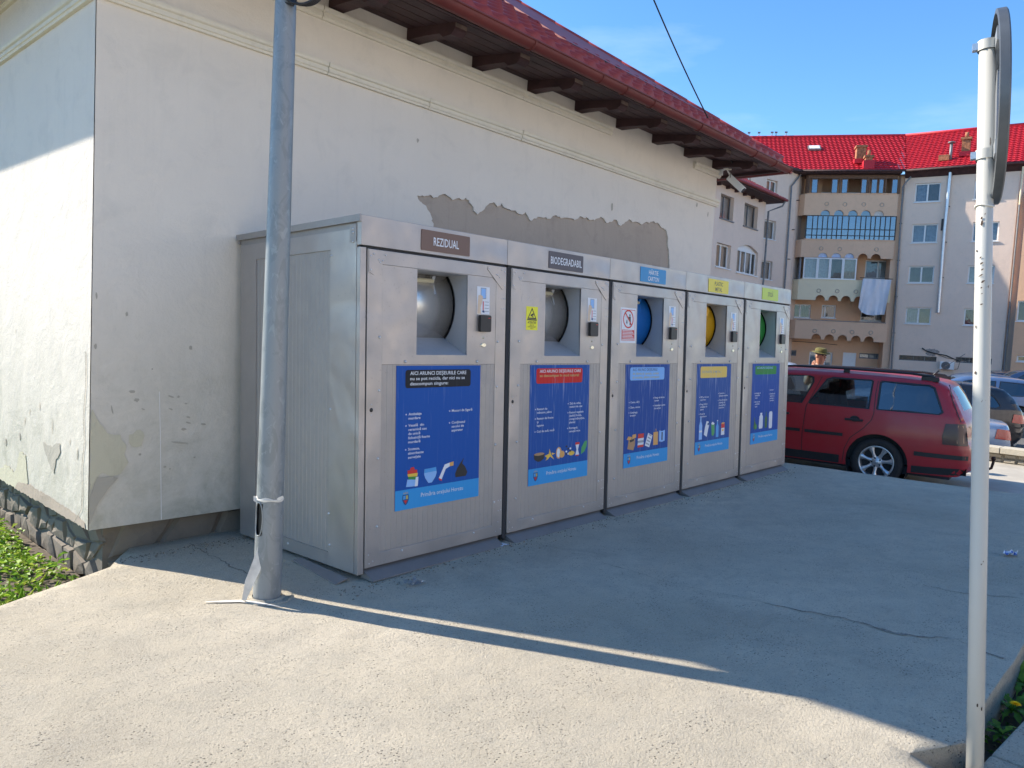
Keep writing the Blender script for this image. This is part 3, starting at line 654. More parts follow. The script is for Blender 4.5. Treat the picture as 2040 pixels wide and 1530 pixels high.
def icons(k,mb,y,x0,z0):
    """flat printed pictures; x0..x0+.5 wide, z0 baseline"""
    fn=F_(y)
    def pg(P,mi,dy=0.): mb.poly([[(x0+a,z0+b) for a,b in P]],mi=mi,fn=F_(y-dy))
    def el(cx,cz,rx,rz,mi,n=14,dy=0.): pg([(cx+rx*math.cos(2*math.pi*i/n),cz+rz*math.sin(2*math.pi*i/n)) for i in range(n)],mi,dy)
    if k==0:
        pg([(.0,-.045),(.095,-.05),(.10,.0),(.01,.01)],iPB); pg([(.07,-.05),(.095,-.05),(.10,.02),(.078,.02)],iW,.0006); pg([(.02,.01),(.085,.0),(.09,.025),(.015,.03)],iG,.0005)
        pg([(.015,.03),(.09,.025),(.095,.05),(.01,.05)],iY,.0005); pg([(.012,.05),(.09,.05),(.088,.075),(.01,.078)],iR,.0005); pg([(.03,.078),(.07,.077),(.06,.10),(.035,.095)],iR,.0005)
        pg([(.15,.07),(.25,.075),(.255,.03),(.245,.0),(.215,-.04),(.185,-.04),(.158,.0),(.148,.03)],iPB); pg([(.15,.07),(.25,.075),(.252,.045),(.15,.04)],iLB,.0005)
        pg([(.275,-.015),(.30,-.028),(.335,.05),(.37,.065),(.37,.095),(.325,.085)],iW); pg([(.37,.065),(.405,.068),(.405,.10),(.37,.095)],iOR); pg([(.272,-.012),(.302,-.03),(.30,-.04),(.28,-.032)],iR,.0005)
        pg([(.425,-.03),(.52,-.03),(.535,.0),(.51,.05),(.485,.075),(.50,.12),(.47,.085),(.44,.045),(.42,.0)],iK)
    elif k==1:
        pg([(-.03,.045),(.10,.045),(.09,.0),(.05,-.02),(.02,-.02),(-.02,.0)],iK); el(.035,.042,.06,.012,iBR,dy=.0005)
        pg([(.11,-.02),(.15,.03),(.155,.075),(.175,.03),(.215,-.02),(.19,-.005),(.165,.01),(.14,-.01)],iY); pg([(.10,.02),(.15,.035),(.13,.0)],iY,.0005); pg([(.19,.02),(.225,.03),(.18,.04)],iY,.0005)
        el(.27,.03,.035,.05,iOR); el(.265,.03,.02,.04,iW,dy=.0005); el(.31,.015,.032,.03,iOR,dy=.001)
        for i in range(7): el(.365+.025*(i%3),.01+.022*(i//2),.012,.009,iW if i%2 else iK,8)
        el(.43,.012,.04,.02,iY); pg([(.48,-.01),(.53,-.01),(.515,.035),(.53,.085),(.48,.085),(.495,.035)],iW); pg([(.475,.08),(.535,.08),(.53,.10),(.48,.10)],iR,.0005); pg([(.48,-.01),(.53,-.01),(.52,-.02),(.49,-.02)],iR,.0005)
        pg([(.555,-.01),(.56,.05),(.60,.10),(.635,.105),(.625,.05),(.60,.01)],iLG)
    elif k==2:
        pg([(-.02,-.03),(.075,-.05),(.10,.0),(.10,.06),(.0,.065)],iBR); pg([(-.035,.06),(.03,.05),(.05,.08),(-.01,.09)],iOR,.0005); pg([(.05,.06),(.115,.07),(.11,.105),(.055,.10)],iOR,.0005); pg([(.01,.055),(.09,.06),(.075,.04),(.02,.03)],iK,.001)
        for i,c in enumerate([iR,iW,iGY,iW,iR,iR]): pg([(.14,-.03+.022*i),(.235,-.03+.022*i),(.24,-.008+.022*i),(.145,-.008+.022*i)],c,.0003*i)
        pg([(.26,-.02),(.335,-.045),(.385,.07),(.31,.10)],iW); 
        for i in range(4): pg([(.275+.015*i,-.005+.028*i),(.33+.012*i,-.025+.028*i),(.334+.012*i,-.012+.028*i),(.28+.015*i,.008+.028*i)],iGY,.0005)
        pg([(.40,-.03),(.48,-.03),(.48,.10),(.40,.10)],iOR); pg([(.425,.10),(.43,.13),(.45,.13),(.455,.10),(.449,.10),(.445,.124),(.434,.124),(.431,.10)],iBR)
        pg([(.50,.0),(.55,-.01),(.60,.0),(.60,.11),(.55,.10),(.50,.11)],iPB); pg([(.54,.01),(.56,.01),(.56,.09),(.54,.09)],iK,.0005)
    elif k==3:
        def bottle(x,mi,h=.2,w=.028,cap=iLB): pg([(x-w,-.05),(x+w,-.05),(x+w,h*.55),(x+w*.35,h*.8),(x+w*.35,h),(x-w*.35,h),(x-w*.35,h*.8),(x-w,h*.55)],mi); pg([(x-w*.35,h),(x+w*.35,h),(x+w*.35,h+.012),(x-w*.35,h+.012)],cap)
        bottle(.03,iPB,.19,.032); pg([(.0,.03),(.06,.03),(.06,.05),(.0,.05)],iW,.0005)
        pg([(.10,.0),(.16,-.03),(.205,.10),(.19,.14),(.15,.145),(.12,.08)],iW); el(.185,.11,.016,.014,iNV,dy=.0005)
        pg([(.265,-.02),(.30,-.03),(.325,.0),(.32,.11),(.28,.13),(.25,.115)],iLG); pg([(.25,.115),(.28,.13),(.32,.11),(.30,.095),(.262,.1)],iW,.0005)
        bottle(.385,iLB,.13,.03,iW); pg([(.47,-.035),(.545,-.035),(.545,.10),(.47,.10)],iW); pg([(.47,.045),(.545,.045),(.545,.10),(.47,.10)],iR,.0005); el(.508,.10,.037,.01,iOR,dy=.0008); pg([(.49,.01),(.525,.01),(.525,.03),(.49,.03)],iY,.0006)
    else:
        pg([(.0,-.03),(.06,-.03),(.07,.0),(.05,.03),(.02,.07),(.012,.12),(.0,.12),(-.005,.05),(-.02,.0)],iDG); el(.045,.0,.028,.03,iG,dy=.0005)
        pg([(.13,-.03),(.215,-.03),(.225,.0),(.222,.12),(.20,.14),(.205,.165),(.15,.165),(.152,.14),(.13,.12),(.122,.0)],iW)
        pg([(.28,-.03),(.34,-.03),(.345,.09),(.32,.12),(.318,.17),(.302,.17),(.30,.12),(.276,.09)],iDG)
        pg([(.40,-.045),(.47,-.045),(.48,-.02),(.48,.15),(.465,.17),(.405,.17),(.39,.15),(.39,-.02)],iW)
screw_src=None
def screws(parent,pts,y,r=.007,name='screw'):
    global screw_src
    for x,z in pts:
        if screw_src is None:
            mb=MB(); mb.lathe([(.0,-.9),(.55,-.8),(.9,-.45),(1.,0),(1,.3)],axis='Y',n=8); mb.add([],[]); screw_src=mb.build(name,M_zinc,parent); screw_src.location=(x,y,z); screw_src.scale=(r,r,r)
        else: share(screw_src,name,parent,(x,y,z),scale=(r,r,r))
DRUM={'steel':M_steel,'blue':m_paint('blue_drum_paint',(.0,.14,.50),.35,0,.5,.08),'yellow':m_paint('yellow_drum_paint',(.80,.42,.0),.35,0,.5,.08),'green':m_paint('green_drum_paint',(.04,.34,.06),.35,0,.5,.08)}
M_bright=m_metal('brass_badge',(.85,.80,.62),.25,.02,.6,.1)
M_cream=mat('cream_handle_plastic',(.55,.52,.38),.55,0,.1)
for k,c in enumerate(CFG):
    base=P0+QX*(Wm*k)
    t=thing('waste_container',c['lab'],'waste container',base,RC,'row of grey waste containers')
    # shell: box with open front hidden behind the doors
    mb=MB(); x0,x1=.008,Wm-.002
    mb.box(x0,x0+.02,.03,DEP,0,1.955); mb.box(x1-.02,x1,.03,DEP,0,1.955); mb.box(x0+.021,x1-.021,DEP-.02,DEP,0,1.955); mb.box(x0+.021,x1-.021,.03,DEP-.021,1.935,1.955); mb.box(x0+.021,x1-.021,.03,DEP-.021,0,.02)
    mb.build('body',M_metal,t)
    # front posts and the dark gap between them
    mb=MB(); mb.box(.0 if k==0 else .006,.040,-.004,.029,-.002,1.80); mb.build('front_post',M_door if k==0 else M_dark,t,bevel=.003)
    mb=MB(); mb.box(.0,Wm-.0025,-.012,.028,1.809,HT); mb.build('fascia',M_door,t,bevel=.002)
    mb=MB(); mb.box(.0,Wm-.0025,.0285,DEP+.03,1.957,1.968); mb.box(.0,Wm-.0025,DEP+.005,DEP+.03,1.912,1.9565); mb.build('roof_cap',M_metal,t)
    mb=MB(); mb.box(.02,Wm-.01,.0,.026,1.796,1.808); mb.build('shadow_gap',M_dark,t)
    # door: perimeter frame, upper plate with the hatch opening, ribbed lower panel
    D0,D1=.046,1.160
    mb=MB(); mb.prism([[(D0,.028),(D1,.028),(D1,1.794),(D0,1.794)],[(.15,.102),(1.066,.102),(1.066,1.716),(.15,1.716)]],lambda u,v,d:(u,d,v),-.008,.028); mb.build('door_frame',M_door,t,bevel=.0025)
    mb=MB(); mb.prism([[(.151,1.162),(1.065,1.162),(1.065,1.7155),(.151,1.7155)],[(.402,1.217),(.402,1.713),(.811,1.713),(.811,1.217)]],lambda u,v,d:(u,d,v),-.0055,.01); mb.build('hatch_plate',M_door,t)
    rib_panel(.151,1.065,.103,1.1605,-.0045).build('lower_panel',M_panel,t,fix=False)
    # hatch recess
    mb=MB()
    a,b,z0,z1=.402,.811,1.217,1.713
    mb.add([(b,-.005,z0),(b,-.005,z1),(b,.5,z1),(b,.5,z0)],[(0,1,2,3)]); mb.add([(a,-.005,z0),(a,-.005,z1),(a,.5,z1),(a,.5,z0)],[(3,2,1,0)])
    mb.add([(a,-.005,z1),(b,-.005,z1),(b,.5,z1),(a,.5,z1)],[(0,1,2,3)]); mb.add([(a,-.005,z0),(b,-.005,z0),(b,.21,1.325),(a,.21,1.325)],[(3,2,1,0)])
    mb.build('hatch_recess',m_metal('recess_sheet',(.43,.45,.48),.5,.04,.35,.2) if k==0 else bpy.data.materials['recess_sheet'],t,fix=False)
    # drum
    cy,cz,r=.396,1.525,.28; mb=MB()
    mb.lathe([(r,.39),(r,.803),(r-.006,.806)],(0,cy,cz),'X',48,0,True); dr=mb.build('drum',DRUM[c['drum']],t,fix=False)
    mb=MB(); mb.lathe([(r+.012,.806),(r+.012,.8095),(.02,.8095)],(0,cy,cz),'X',40); mb.build('drum_gap',M_black,dr,fix=False)
    mb=MB(); mb.tube([(.41,.165,1.668),(.66,.150,1.672)],.014,10); mb.build('handle',M_cream if c['drum'] in('steel','blue') else DRUM[c['drum']],dr)
    mb=MB(); mb.prism([[(.13,1.70),(.21,1.72),(.25,1.745),(.155,1.64)]],lambda u,v,d:(.655+d,u,v),-.012,.012); mb.obox((.66,.135,1.62),(1,0,0),(0,.3,1),(0,1,-.3),.006,.03,.003); mb.build('handle_arm',DRUM[c['drum']] if c['drum']!='steel' else M_steel,dr,fix=False)
    if c['drum'] in('yellow','green'):
        mb=MB(); mb.prism([[(.42,1.64),(.66,1.60),(.70,1.67),(.64,1.70),(.42,1.70)]],lambda u,v,d:(u,d,v),.115,.145); mb.build('flap',DRUM[c['drum']],dr,bevel=.006)
    # corner plates with rivets
    y=-.0105
    for P,pts in (([(.052,1.788),(.235,1.775),(.15,1.728),(.085,1.655),(.052,1.668)],[(.063,1.755),(.083,1.768),(.165,1.768),(.118,1.738),(.128,1.725),(.145,1.736),(.065,1.68)]),
                  ([(1.154,1.785),(.985,1.785),(.98,1.765),(1.12,1.645),(1.142,1.645),(1.154,1.66)],[(.995,1.772),(1.11,1.772),(1.14,1.762),(1.075,1.735),(1.09,1.722),(1.06,1.738),(1.14,1.67)])):
        mb=MB(); mb.prism([P],lambda u,v,d:(u,d,v),-.0115,-.0082); mb.build('corner_plate',M_door,t); screws(t,pts,-.012,.0048,'rivet')
    screws(t,[(.13,1.313),(.318,1.178),(.90,1.178),(1.086,1.306),(.131,1.017),(.128,.636),(.126,.252),(.309,.083),(.896,.085),(1.085,1.013),(1.082,.636),(1.081,.257)],-.0085,.0078)
    screws(t,[(1.121,.261),(1.121,.195),(1.145,.262),(1.146,.197),(1.122,1.585),(1.147,1.587),(1.122,1.52),(1.147,1.522),(.07,.10),(.1,.06),(.075,.05),(1.12,.12),(1.145,.07),(1.1,.06)],-.0085,.004,'rivet')
    mb=MB(); mb.lathe([(0,-.0095),(.011,-.0095),(.012,-.008)],(.08,0,.910),'Y',12); mb.build('keyhole',M_black,t,fix=False)
    screws(t,[(.08,.94),(.08,.882)],-.0085,.004,'rivet')
    # name sign on the fascia
    col,lines,ink=c['sign']; sm=pm('sign_'+col,COLS[col])
    x0,x1,z0,z1=(.42,.814,1.827,1.947) if k<3 else (.408,.806,1.822,1.944)
    mb=MB(); mb.prism([rrect(x0,x1,z0,z1,.006,3)],lambda u,v,d:(u,d,v),-.016,-.0125); sg=mb.build('name_sign',sm,t,fix=False)
    mb=MB(); cxx=(x0+x1)/2
    if len(lines)==1:
        w_={'REZIDUAL':.205,'BIODEGRADABIL':.355,'STICLĂ':.13}[lines[0]]; hh={'REZIDUAL':.050,'BIODEGRADABIL':.052,'STICLĂ':.044}[lines[0]]
        add_text(mb,lines[0],cxx,(z0+z1)/2-hh/2,hh,w_,F_(-.0168),bold=.010,align='C')
    else:
        for i,(s,w_) in enumerate(zip(lines,{'HÂRTIE':(.145,.17),'PLASTIC':(.165,.135)}[lines[0]])): add_text(mb,s,cxx,z0+(.066 if i==0 else .014),.037,w_,F_(-.0168),bold=.010,align='C')
    mb.build('lettering',PW if ink=='w' else pm('sign_ink',(.09,.09,.05)),sg,fix=False)
    # instruction sticker, card reader, indicator, badge
    mb=MB(); mb.poly([[(.893,1.478),(1.008,1.478),(1.008,1.652),(.893,1.652)]],fn=F_(-.0065)); st=mb.build('sticker',PW,t,fix=False)
    mb=MB(); mb.poly([[(.925,1.575),(.975,1.575),(.975,1.645),(.925,1.645)]],mi=iGY,fn=F_(-.007)); mb.poly([[(.93,1.58),(.97,1.58),(.97,1.64),(.93,1.64)]],mi=iPB,fn=F_(-.0073))
    mb.poly([[(.896,1.48),(.93,1.48),(.925,1.52),(.94,1.56),(.945,1.59),(.925,1.60),(.905,1.595),(.90,1.55)]],mi=iSK,fn=F_(-.0076))
    mb.poly([[(.945,1.49),(.953,1.49),(.953,1.56),(.945,1.56)]],mi=iR,fn=F_(-.0078)); mb.poly([[(.94,1.492),(.96,1.487),(.96,1.50),(.945,1.505)]],mi=iNV,fn=F_(-.0080))
    for i in range(4): mb.poly([[(.962,1.495+.02*i),(1.0,1.495+.02*i),(1.0,1.499+.02*i),(.962,1.499+.02*i)]],mi=iGY,fn=F_(-.0072))
    mb.build('picture',PM,st,fix=False)
    mb=MB(); mb.prism([rrect(.908,1.004,1.367,1.472,.01,3)],lambda u,v,d:(u,d,v),-.030,-.006); rd=mb.build('card_reader',M_black,t,bevel=.004)
    mb=MB(); mb.box(.975,.992,-.032,-.0302,1.452,1.456); mb.build('reader_light',PR,rd)
    mb=MB(); mb.lathe([(0,-.0115),(.006,-.010),(.008,-.006)],(.956,0,1.329),'Y',10); mb.build('indicator_lamp',M_bright,t,fix=False)
    mb=MB(); mb.add([(.957+.025*math.cos(a_)*s_,-.006-(.006 if s_<1 else 0),1.283+.014*math.sin(a_)*s_) for s_ in (1,.8) for a_ in [2*math.pi*i/16 for i in range(16)]],[(i,(i+1)%16,(i+1)%16+16,i+16) for i in range(16)]+[tuple(range(16,32))]); mb.build('key_badge',M_bright,t,fix=False)
    # poster
    px0,px1,pz0,pz1=.255,.935,.317,1.154
    if k==0: pmat=m_poster('poster_blue_%d'%k,BLUES[k],STREAK[k])
    else: pmat=m_poster('poster_blue_%d'%k,BLUES[k],STREAK[k])
    mb=MB(); mb.box(px0,px1,-.0072,-.005,pz0,pz1); po=mb.build('poster',pmat,t,fix=False)
    mb=MB(); mb.poly([[(px0,pz0),(px1,pz0),(px1,.434),(px0,.434)]],fn=F_(-.0078)); fb=mb.build('footer_band',m_poster('footer_blue_%d'%k,(.035,.31,.68),.12),po,fix=False)
    hc,hl=c['hdr']
    mb=MB(); mb.poly([rrect(.320,.848,1.024 if k!=4 else 1.04,1.130,.018,4)],fn=F_(-.0078))
    hm={iK:(.012,.013,.017),iR:(.60,.015,.012),iPB:(.22,.46,.85),iY:(.80,.55,.12),iG:(.02,.24,.04)}[hc]
    mb.build('header_box',m_poster('header_%d'%k,hm,STREAK[k]*.8),po,fix=False)
    mb=MB(); z=1.104
    for s,ci,h in hl:
        wds_={0:(.452,.44,.30),1:(.47,.45),2:(.376,.40,.41),3:(0,.36),4:(.40,.16)}[k][hl.index((s,ci,h))]
        if s: add_text(mb,s,.356,z-.004,h,wds_,F_(-.0084),mi=ci,bold=.010)
        z-=.030
    def bullets(x,z,groups,hs=1.):
        for gidx,gr in enumerate(groups):
            mb.poly([circle(x-.018,z+.006,.0045,6)],mi=iW,fn=F_(-.0084))
            for ln in gr:
                add_text(mb,ln,x,z,.0155,None,F_(-.0084),mi=iW,bold=.012,hs=1.25*hs); z-=.0242
            z-=.0175
    if k==0: bullets(.347,.866,c['L']); 
    else: bullets(.335,.84,c['L'])
    if k==0:
        bullets(.690,.870,c['R'][:1]); bullets(.690,.797,c['R'][1:])
    else: bullets(.700,.865,c['R'])
    add_text(mb,'Primăria orașului Horezu',.45,.376,.026,.345,F_(-.0084),mi=iW,bold=.0)
    mb.build('lettering',PM,po,fix=False)
    mb=MB(); icons(k,mb,-.0082,.325 if k in(2,3) else .335,.50 if k else .488); mb.v=[(x,y,.47+(z-.47)*(.78 if k==0 else .85)) for x,y,z in mb.v]; mb.v=[(.335+(x-.335)*.93,y,z) for x,y,z in mb.v]; mb.build('printed_pictures',PM,po,fix=False)
    mb=MB(); S=[(.31,.405),(.355,.405),(.357,.375),(.345,.352),(.333,.343),(.320,.352),(.308,.375)]
    mb.poly([S],mi=iNV,fn=F_(-.0084)); mb.poly([[(.315,.40),(.332,.40),(.332,.378),(.313,.378)]],mi=iLB,fn=F_(-.0087)); mb.poly([[(.335,.40),(.350,.40),(.351,.378),(.335,.378)]],mi=iOL,fn=F_(-.0087)); mb.poly([[(.318,.372),(.348,.372),(.333,.350)]],mi=iR,fn=F_(-.0087))
    mb.poly([[(.313,.41),(.320,.422),(.326,.412),(.333,.424),(.340,.412),(.346,.422),(.352,.41)]],mi=iGY,fn=F_(-.0087)); mb.build('crest',PM,fb,fix=False)
    # tilted sill ramp in front of the door
    mb=MB(); mb.add([(.05,.03,.022),(1.13,.03,.022),(1.11,-.075,-.024),(.045,-.085,-.024),(.05,.03,-.03),(1.13,.03,-.03),(1.11,-.075,-.03),(.045,-.085,-.03)],[(0,1,2,3),(3,2,6,7),(0,3,7,4),(1,5,6,2)]); mb.build('door_ramp',bpy.data.materials.get('dull_plate') or m_metal('dull_plate',(.27,.25,.24),.55,.05,.4),t)
    if k==1:
        mb=MB(); mb.poly([[(.202,1.392),(.322,1.392),(.322,1.552),(.202,1.552)]],fn=F_(-.0065)); st=mb.build('warning_sticker',pm('warning_yellow',(.85,.80,.02)),t,fix=False)
        mb=MB(); fn=F_(-.0070); tri=[(.215,1.468),(.309,1.468),(.262,1.545)]; tin=[(.228,1.476),(.296,1.476),(.262,1.531)]
        mb.poly([tri,tin],mi=iK,fn=fn); mb.poly([[(.245,1.495),(.275,1.508),(.280,1.495),(.252,1.484)]],mi=iK,fn=fn); mb.poly([[(.262,1.488),(.282,1.482),(.275,1.478),(.262,1.480)]],mi=iK,fn=fn)
        mb.poly([[(.212,1.458),(.312,1.458),(.312,1.466),(.212,1.466)]],mi=iK,fn=fn); add_text(mb,'ATENȚIE!',.262,1.436,.017,.088,fn,mi=iK,bold=.02,align='C')
        for i,(s,w_) in enumerate([('OBIECTIV',.045),('SUPRAVEGHEAT',.085),('VIDEO',.03)]): add_text(mb,s,.262,1.422-.011*i,.008,w_,fn,mi=iK,bold=.01,align='C')
        mb.build('lettering',PM,st,fix=False)
        mb=MB()
        rr=random.Random(3)
        for (x,z,L,a) in [(.205,1.62,.03,.2),(.21,1.6,.02,.4),(.215,1.59,.02,1.2),(.15,1.57,.05,1.5),(.14,1.37,.04,1.5),(.15,1.36,.02,.8),(.33,1.58,.05,.9),(.36,1.56,.03,.1),(.365,1.36,.04,1.1),(.12,1.42,.02,0)]:
            P=[(x+L*s_*math.cos(a)+rr.uniform(-.002,.002),z+L*s_*math.sin(a)) for s_ in (0,.5,1)]
            mb.add([(P[0][0],-.0064,P[0][1]),(P[1][0]+.002,-.0064,P[1][1]),(P[2][0],-.0064,P[2][1]),(P[1][0]-.002,-.0064,P[1][1]+.002)],[(0,1,2,3)])
        mb.build('scratches',PGY,t,fix=False)
    if k==2:
        mb=MB(); mb.poly([[(.162,1.325),(.388,1.325),(.388,1.605),(.162,1.605)]],fn=F_(-.0065)); st=mb.build('prohibition_sign',PW,t,fix=False)
        mb=MB(); fn=F_(-.0071); cx,cz=.275,1.515
        mb.poly([[(.178,1.345),(.372,1.345),(.372,1.59),(.178,1.59)],[(.182,1.349),(.368,1.349),(.368,1.586),(.182,1.586)]],mi=iR,fn=fn)
        mb.poly([circle(cx,cz,.074,28),circle(cx,cz,.062,28)],mi=iR,fn=fn); mb.poly([[(cx-.052,cz+.048),(cx-.043,cz+.056),(cx+.052,cz-.045),(cx+.044,cz-.053)]],mi=iR,fn=F_(-.0079))
        fn2=F_(-.0074); mb.poly([circle(cx+.02,cz+.032,.009,8)],mi=iK,fn=fn2); mb.poly([[(cx+.005,cz+.02),(cx+.032,cz+.022),(cx+.036,cz-.045),(cx+.018,cz-.045),(cx+.018,cz-.01),(cx-.012,cz+.012)]],mi=iK,fn=fn2); mb.poly([[(cx-.03,cz-.035),(cx-.012,cz-.035),(cx-.018,cz-.005),(cx-.024,cz-.005)]],mi=iK,fn=fn2)
        mb.poly([[(.188,1.355),(.362,1.355),(.362,1.43),(.188,1.43)]],mi=iR,fn=F_(-.0074))
        for i in range(6): mb.poly([[(.195,1.362+.0115*i),(.355-.01*(i%3),1.362+.0115*i),(.355-.01*(i%3),1.367+.0115*i),(.195,1.367+.0115*i)]],mi=iW,fn=F_(-.0079))
        mb.build('pictogram',PM,st,fix=False)
    if k==0:
        # left end panel with its corner frame and bracket
        S=lambda u,v,d:(d,u,v)
        mb=MB(); mb.prism([[(.030,.0),(1.29,.0),(1.29,1.90),(.030,1.90)],[(.275,.075),(1.095,.075),(1.095,1.80),(.275,1.80)]],S,-.001,.012); mb.build('side_frame',M_door,t)
        rp_=rib_panel(.276,1.094,.076,1.799,.0,.02); rp_.v=[(.006+y_,x_,z_) for x_,y_,z_ in rp_.v]; rp_.build('side_panel',M_panel,t,fix=False)
        mb=MB(); mb.box(-.012,.0,-.012,DEP+.03,1.935,1.972); mb.build('side_cap',M_metal,t)
        mb=MB(); mb.box(-.004,.0,.03,.09,1.83,1.925); sb=mb.build('side_bracket',M_panel,t)
        for z in (1.83,1.88,1.90): mb=MB(); mb.lathe([(0,-.008),(.006,-.007),(.007,-.004)],(0,.06,z),'X',8); mb.build('bolt',M_zinc,sb,fix=False)
        for (yy,zz) in [(.262,1.766),(.262,.9),(.27,.30),(.70,.045),(.26,.12)]:
            mb=MB(); mb.lathe([(0,-.007),(.007,-.005),(.008,-.001)],(0,yy,zz),'X',8); mb.build('screw',M_zinc,t,fix=False)
# ---------------------------------------------------------------- loose metal plate and litter on the pad
pl=MB(); c4=[gp(585,1120,.012),gp(603,1125,.012),gp(690,1158,.010),gp(668,1163,.010)]
A4=[gp(583,1121,.010),gp(600,1119,.02),gp(692,1157,.02),gp(668,1164,.006)]
pl.add([a for a in A4]+[a-ZZ*.006 for a in A4],[(0,1,2,3),(7,6,5,4),(0,3,7,4),(3,2,6,7),(0,4,5,1),(1,5,6,2)])
o=pl.build('metal_plate',bpy.data.materials['dull_plate']); tag(o,'flat grey metal plate lying on the concrete by the REZIDUAL container','metal plate')
def crumple(name,px,py,size,cols,label,cat,seed,flat=.5,n=26,split=False):
    rr=random.Random(seed); p=gp(px,py); mb=MB(); R_n=[]
    m=7
    vs=[]; 
    for j in range(m):
        for i in range(m):
            u=(i/(m-1)-.5); v=(j/(m-1)-.5)
            z=abs(noise.noise(Vector((u*5+seed,v*5,seed))))*size*flat*1.6+rr.uniform(0,.25)*size*flat
            vs.append((p.x+(u+rr.uniform(-.07,.07))*size,p.y+(v+rr.uniform(-.07,.07))*size*.8,p.z+.003+z))
    for j in range(m-1):
        for i in range(m-1): mb.add([vs[j*m+i],vs[j*m+i+1],vs[(j+1)*m+i+1],vs[(j+1)*m+i]],[(0,1,2,3)],rr.randrange(len(cols)))
    o=mb.build(name,cols,fix=False); tag(o,label,cat)
M_blueprint=mat('blue_wrapper',(.02,.10,.42),.5); M_paper=mat('white_paper_litter',(.70,.72,.78),.7); M_film=m_glass('clear_film',(.82,.80,.84),1.0,.25)
crumple('crumpled_wrapper',2013,1108,.085,[M_blueprint,M_paper,M_paper],'crumpled blue and white wrapper on the concrete at the right edge','litter',3,.45)
crumple('paper_scrap',1000,1087,.07,[M_paper],'small white paper scrap at the foot of the containers','litter',8,.08)
crumple('plastic_film',825,1163,.10,[M_film],'clear crumpled plastic film on the concrete in front of the first container','litter',5,.25)
crumple('flattened_cup',1092,947,.05,[M_paper],'tiny pale scrap near the containers','litter',12,.1) if False else None
# ================================================================ lamp pole
pb=gp(532,1192); pole=thing('utility_pole','tall galvanised steel pole with dented base standing before the first container','pole',pb)
mb=MB(); zs=[-.3,0,.35,1.2,2.4,3.6,5.2,7.2]; rad=lambda z:.0695-.0068*max(z,0)*.98
n=28; vs=[]; HZ0,HZ1=.335,.495
# the shaft, with an oval hand hole left open on the side facing left
hole_a=math.atan2(-pb.y,-pb.x)-R_(52)
zz=[-.3,0,.2,.30,HZ0,.35,.375,.415,.455,.48,HZ1,.56,1.2,2.4,3.6,5.2,7.2]
nn=48
for z in zz:
    for k in range(nn):
        a=hole_a+2*math.pi*k/nn; r=rad(z); vs.append((r*math.cos(a),r*math.sin(a),z))
fs=[]
for i in range(len(zz)-1):
    for k in range(nn):
        kk=(k+nn//2)%nn-nn//2; zc=(zz[i]+zz[i+1])/2
        hw=3.0*math.sqrt(max(0,1-((zc-(HZ0+HZ1)/2)/((HZ1-HZ0)/2+.01))**4)) if HZ0<zc<HZ1 else -1
        if -hw<=kk<hw: continue
        fs.append((i*nn+k,i*nn+(k+1)%nn,(i+1)*nn+(k+1)%nn,(i+1)*nn+k))
mb.add(vs,fs,0,True); mb.build('shaft',M_galv,pole,fix=False)
mb=MB(); r=.058; mb.lathe([(r,HZ0-.03),(r,HZ1+.03)],n=24); mb.build('hand_hole_inside',M_black,pole,fix=False)
mb=MB(); P=[]
for k in range(25):
    t_=2*math.pi*k/24; a=hole_a+ .40*math.cos(t_)*(abs(math.cos(t_))**-.25 if abs(math.cos(t_))>.1 else 1); z=(HZ0+HZ1)/2+((HZ1-HZ0)/2+.004)*math.sin(t_); rr_=rad(z)+.001
    P.append((rr_*math.cos(a),rr_*math.sin(a),z))
mb.tube(P,.003,6,cap=False); mb.build('hand_hole_rim',M_galv,pole)
mb=MB(); mb.lathe([(.075,0),(.083,-.01),(.10,-.012),(.12,-.004),(.13,-.03)],n=20); mb.v=[(x*(1+.12*noise.noise(Vector((x*20,y*20,1)))),y*(1+.15*noise.noise(Vector((x*20,y*20,7)))),z+.012) for x,y,z in mb.v]; mb.build('mortar_collar',M_conc,pole)
# coil of black cable strapped to the pole near the top of the view
def on_ray(px,py,dep): return ray(px,py)*dep
cb=on_ray(588,4,3.60); coil=thing('cable_coil','black cable coil strapped to the galvanised pole at the top edge','cable coil',cb)
mb=MB()
for q in range(4):
    P=[]
    for k in range(25):
        a=2*math.pi*k/24; P.append(CR*(.075*math.cos(a)+.006*q+.03)+CU*(.055*math.sin(a)+.035+.004*q)+CF*(-.02+.012*q))
    mb.tube(P,.0065,7,cap=False)
mb.build('cable',M_black,coil,fix=False)
mb=MB(); mb.tube([CR*-.10+CU*.12,CR*-.045+CU*-.005,CR*-.01+CU*-.018,CR*.015+CU*.03],.005,6); mb.build('clip',M_black,coil)
# torn white plastic tape tied round the shaft
M_tape=simple('dirty_white_plastic',(.66,.63,.57),.6,0,.25,12)
tp=thing('plastic_tape','torn white plastic tape tied around the galvanised pole base and trailing down','tape',pb)
def ribbon(mb,P,wd,side,seed=0):
    vs=[]
    for i,p in enumerate(P):
        d=(P[min(i+1,len(P)-1)]-P[max(0,i-1)]).normalized(); s=d.cross(side).normalized()*wd[i]*.5
        vs+= [p-s,p+s]
    mb.add(vs,[(2*i,2*i+1,2*i+3,2*i+2) for i in range(len(P)-1)],0,True)
tc_=Vector((-pb.x,-pb.y,0)).normalized(); ts=Vector((-tc_.y,tc_.x,0))   # towards viewer, and sideways (right)
def rel(px,py,dep):
    return ray(px,py)*dep-pb
Pz=lambda px,py,dd=.0: rel(px,py,(pb+tc_*(.07+dd)).dot(CF)/1.0)
mb=MB(); P=[]
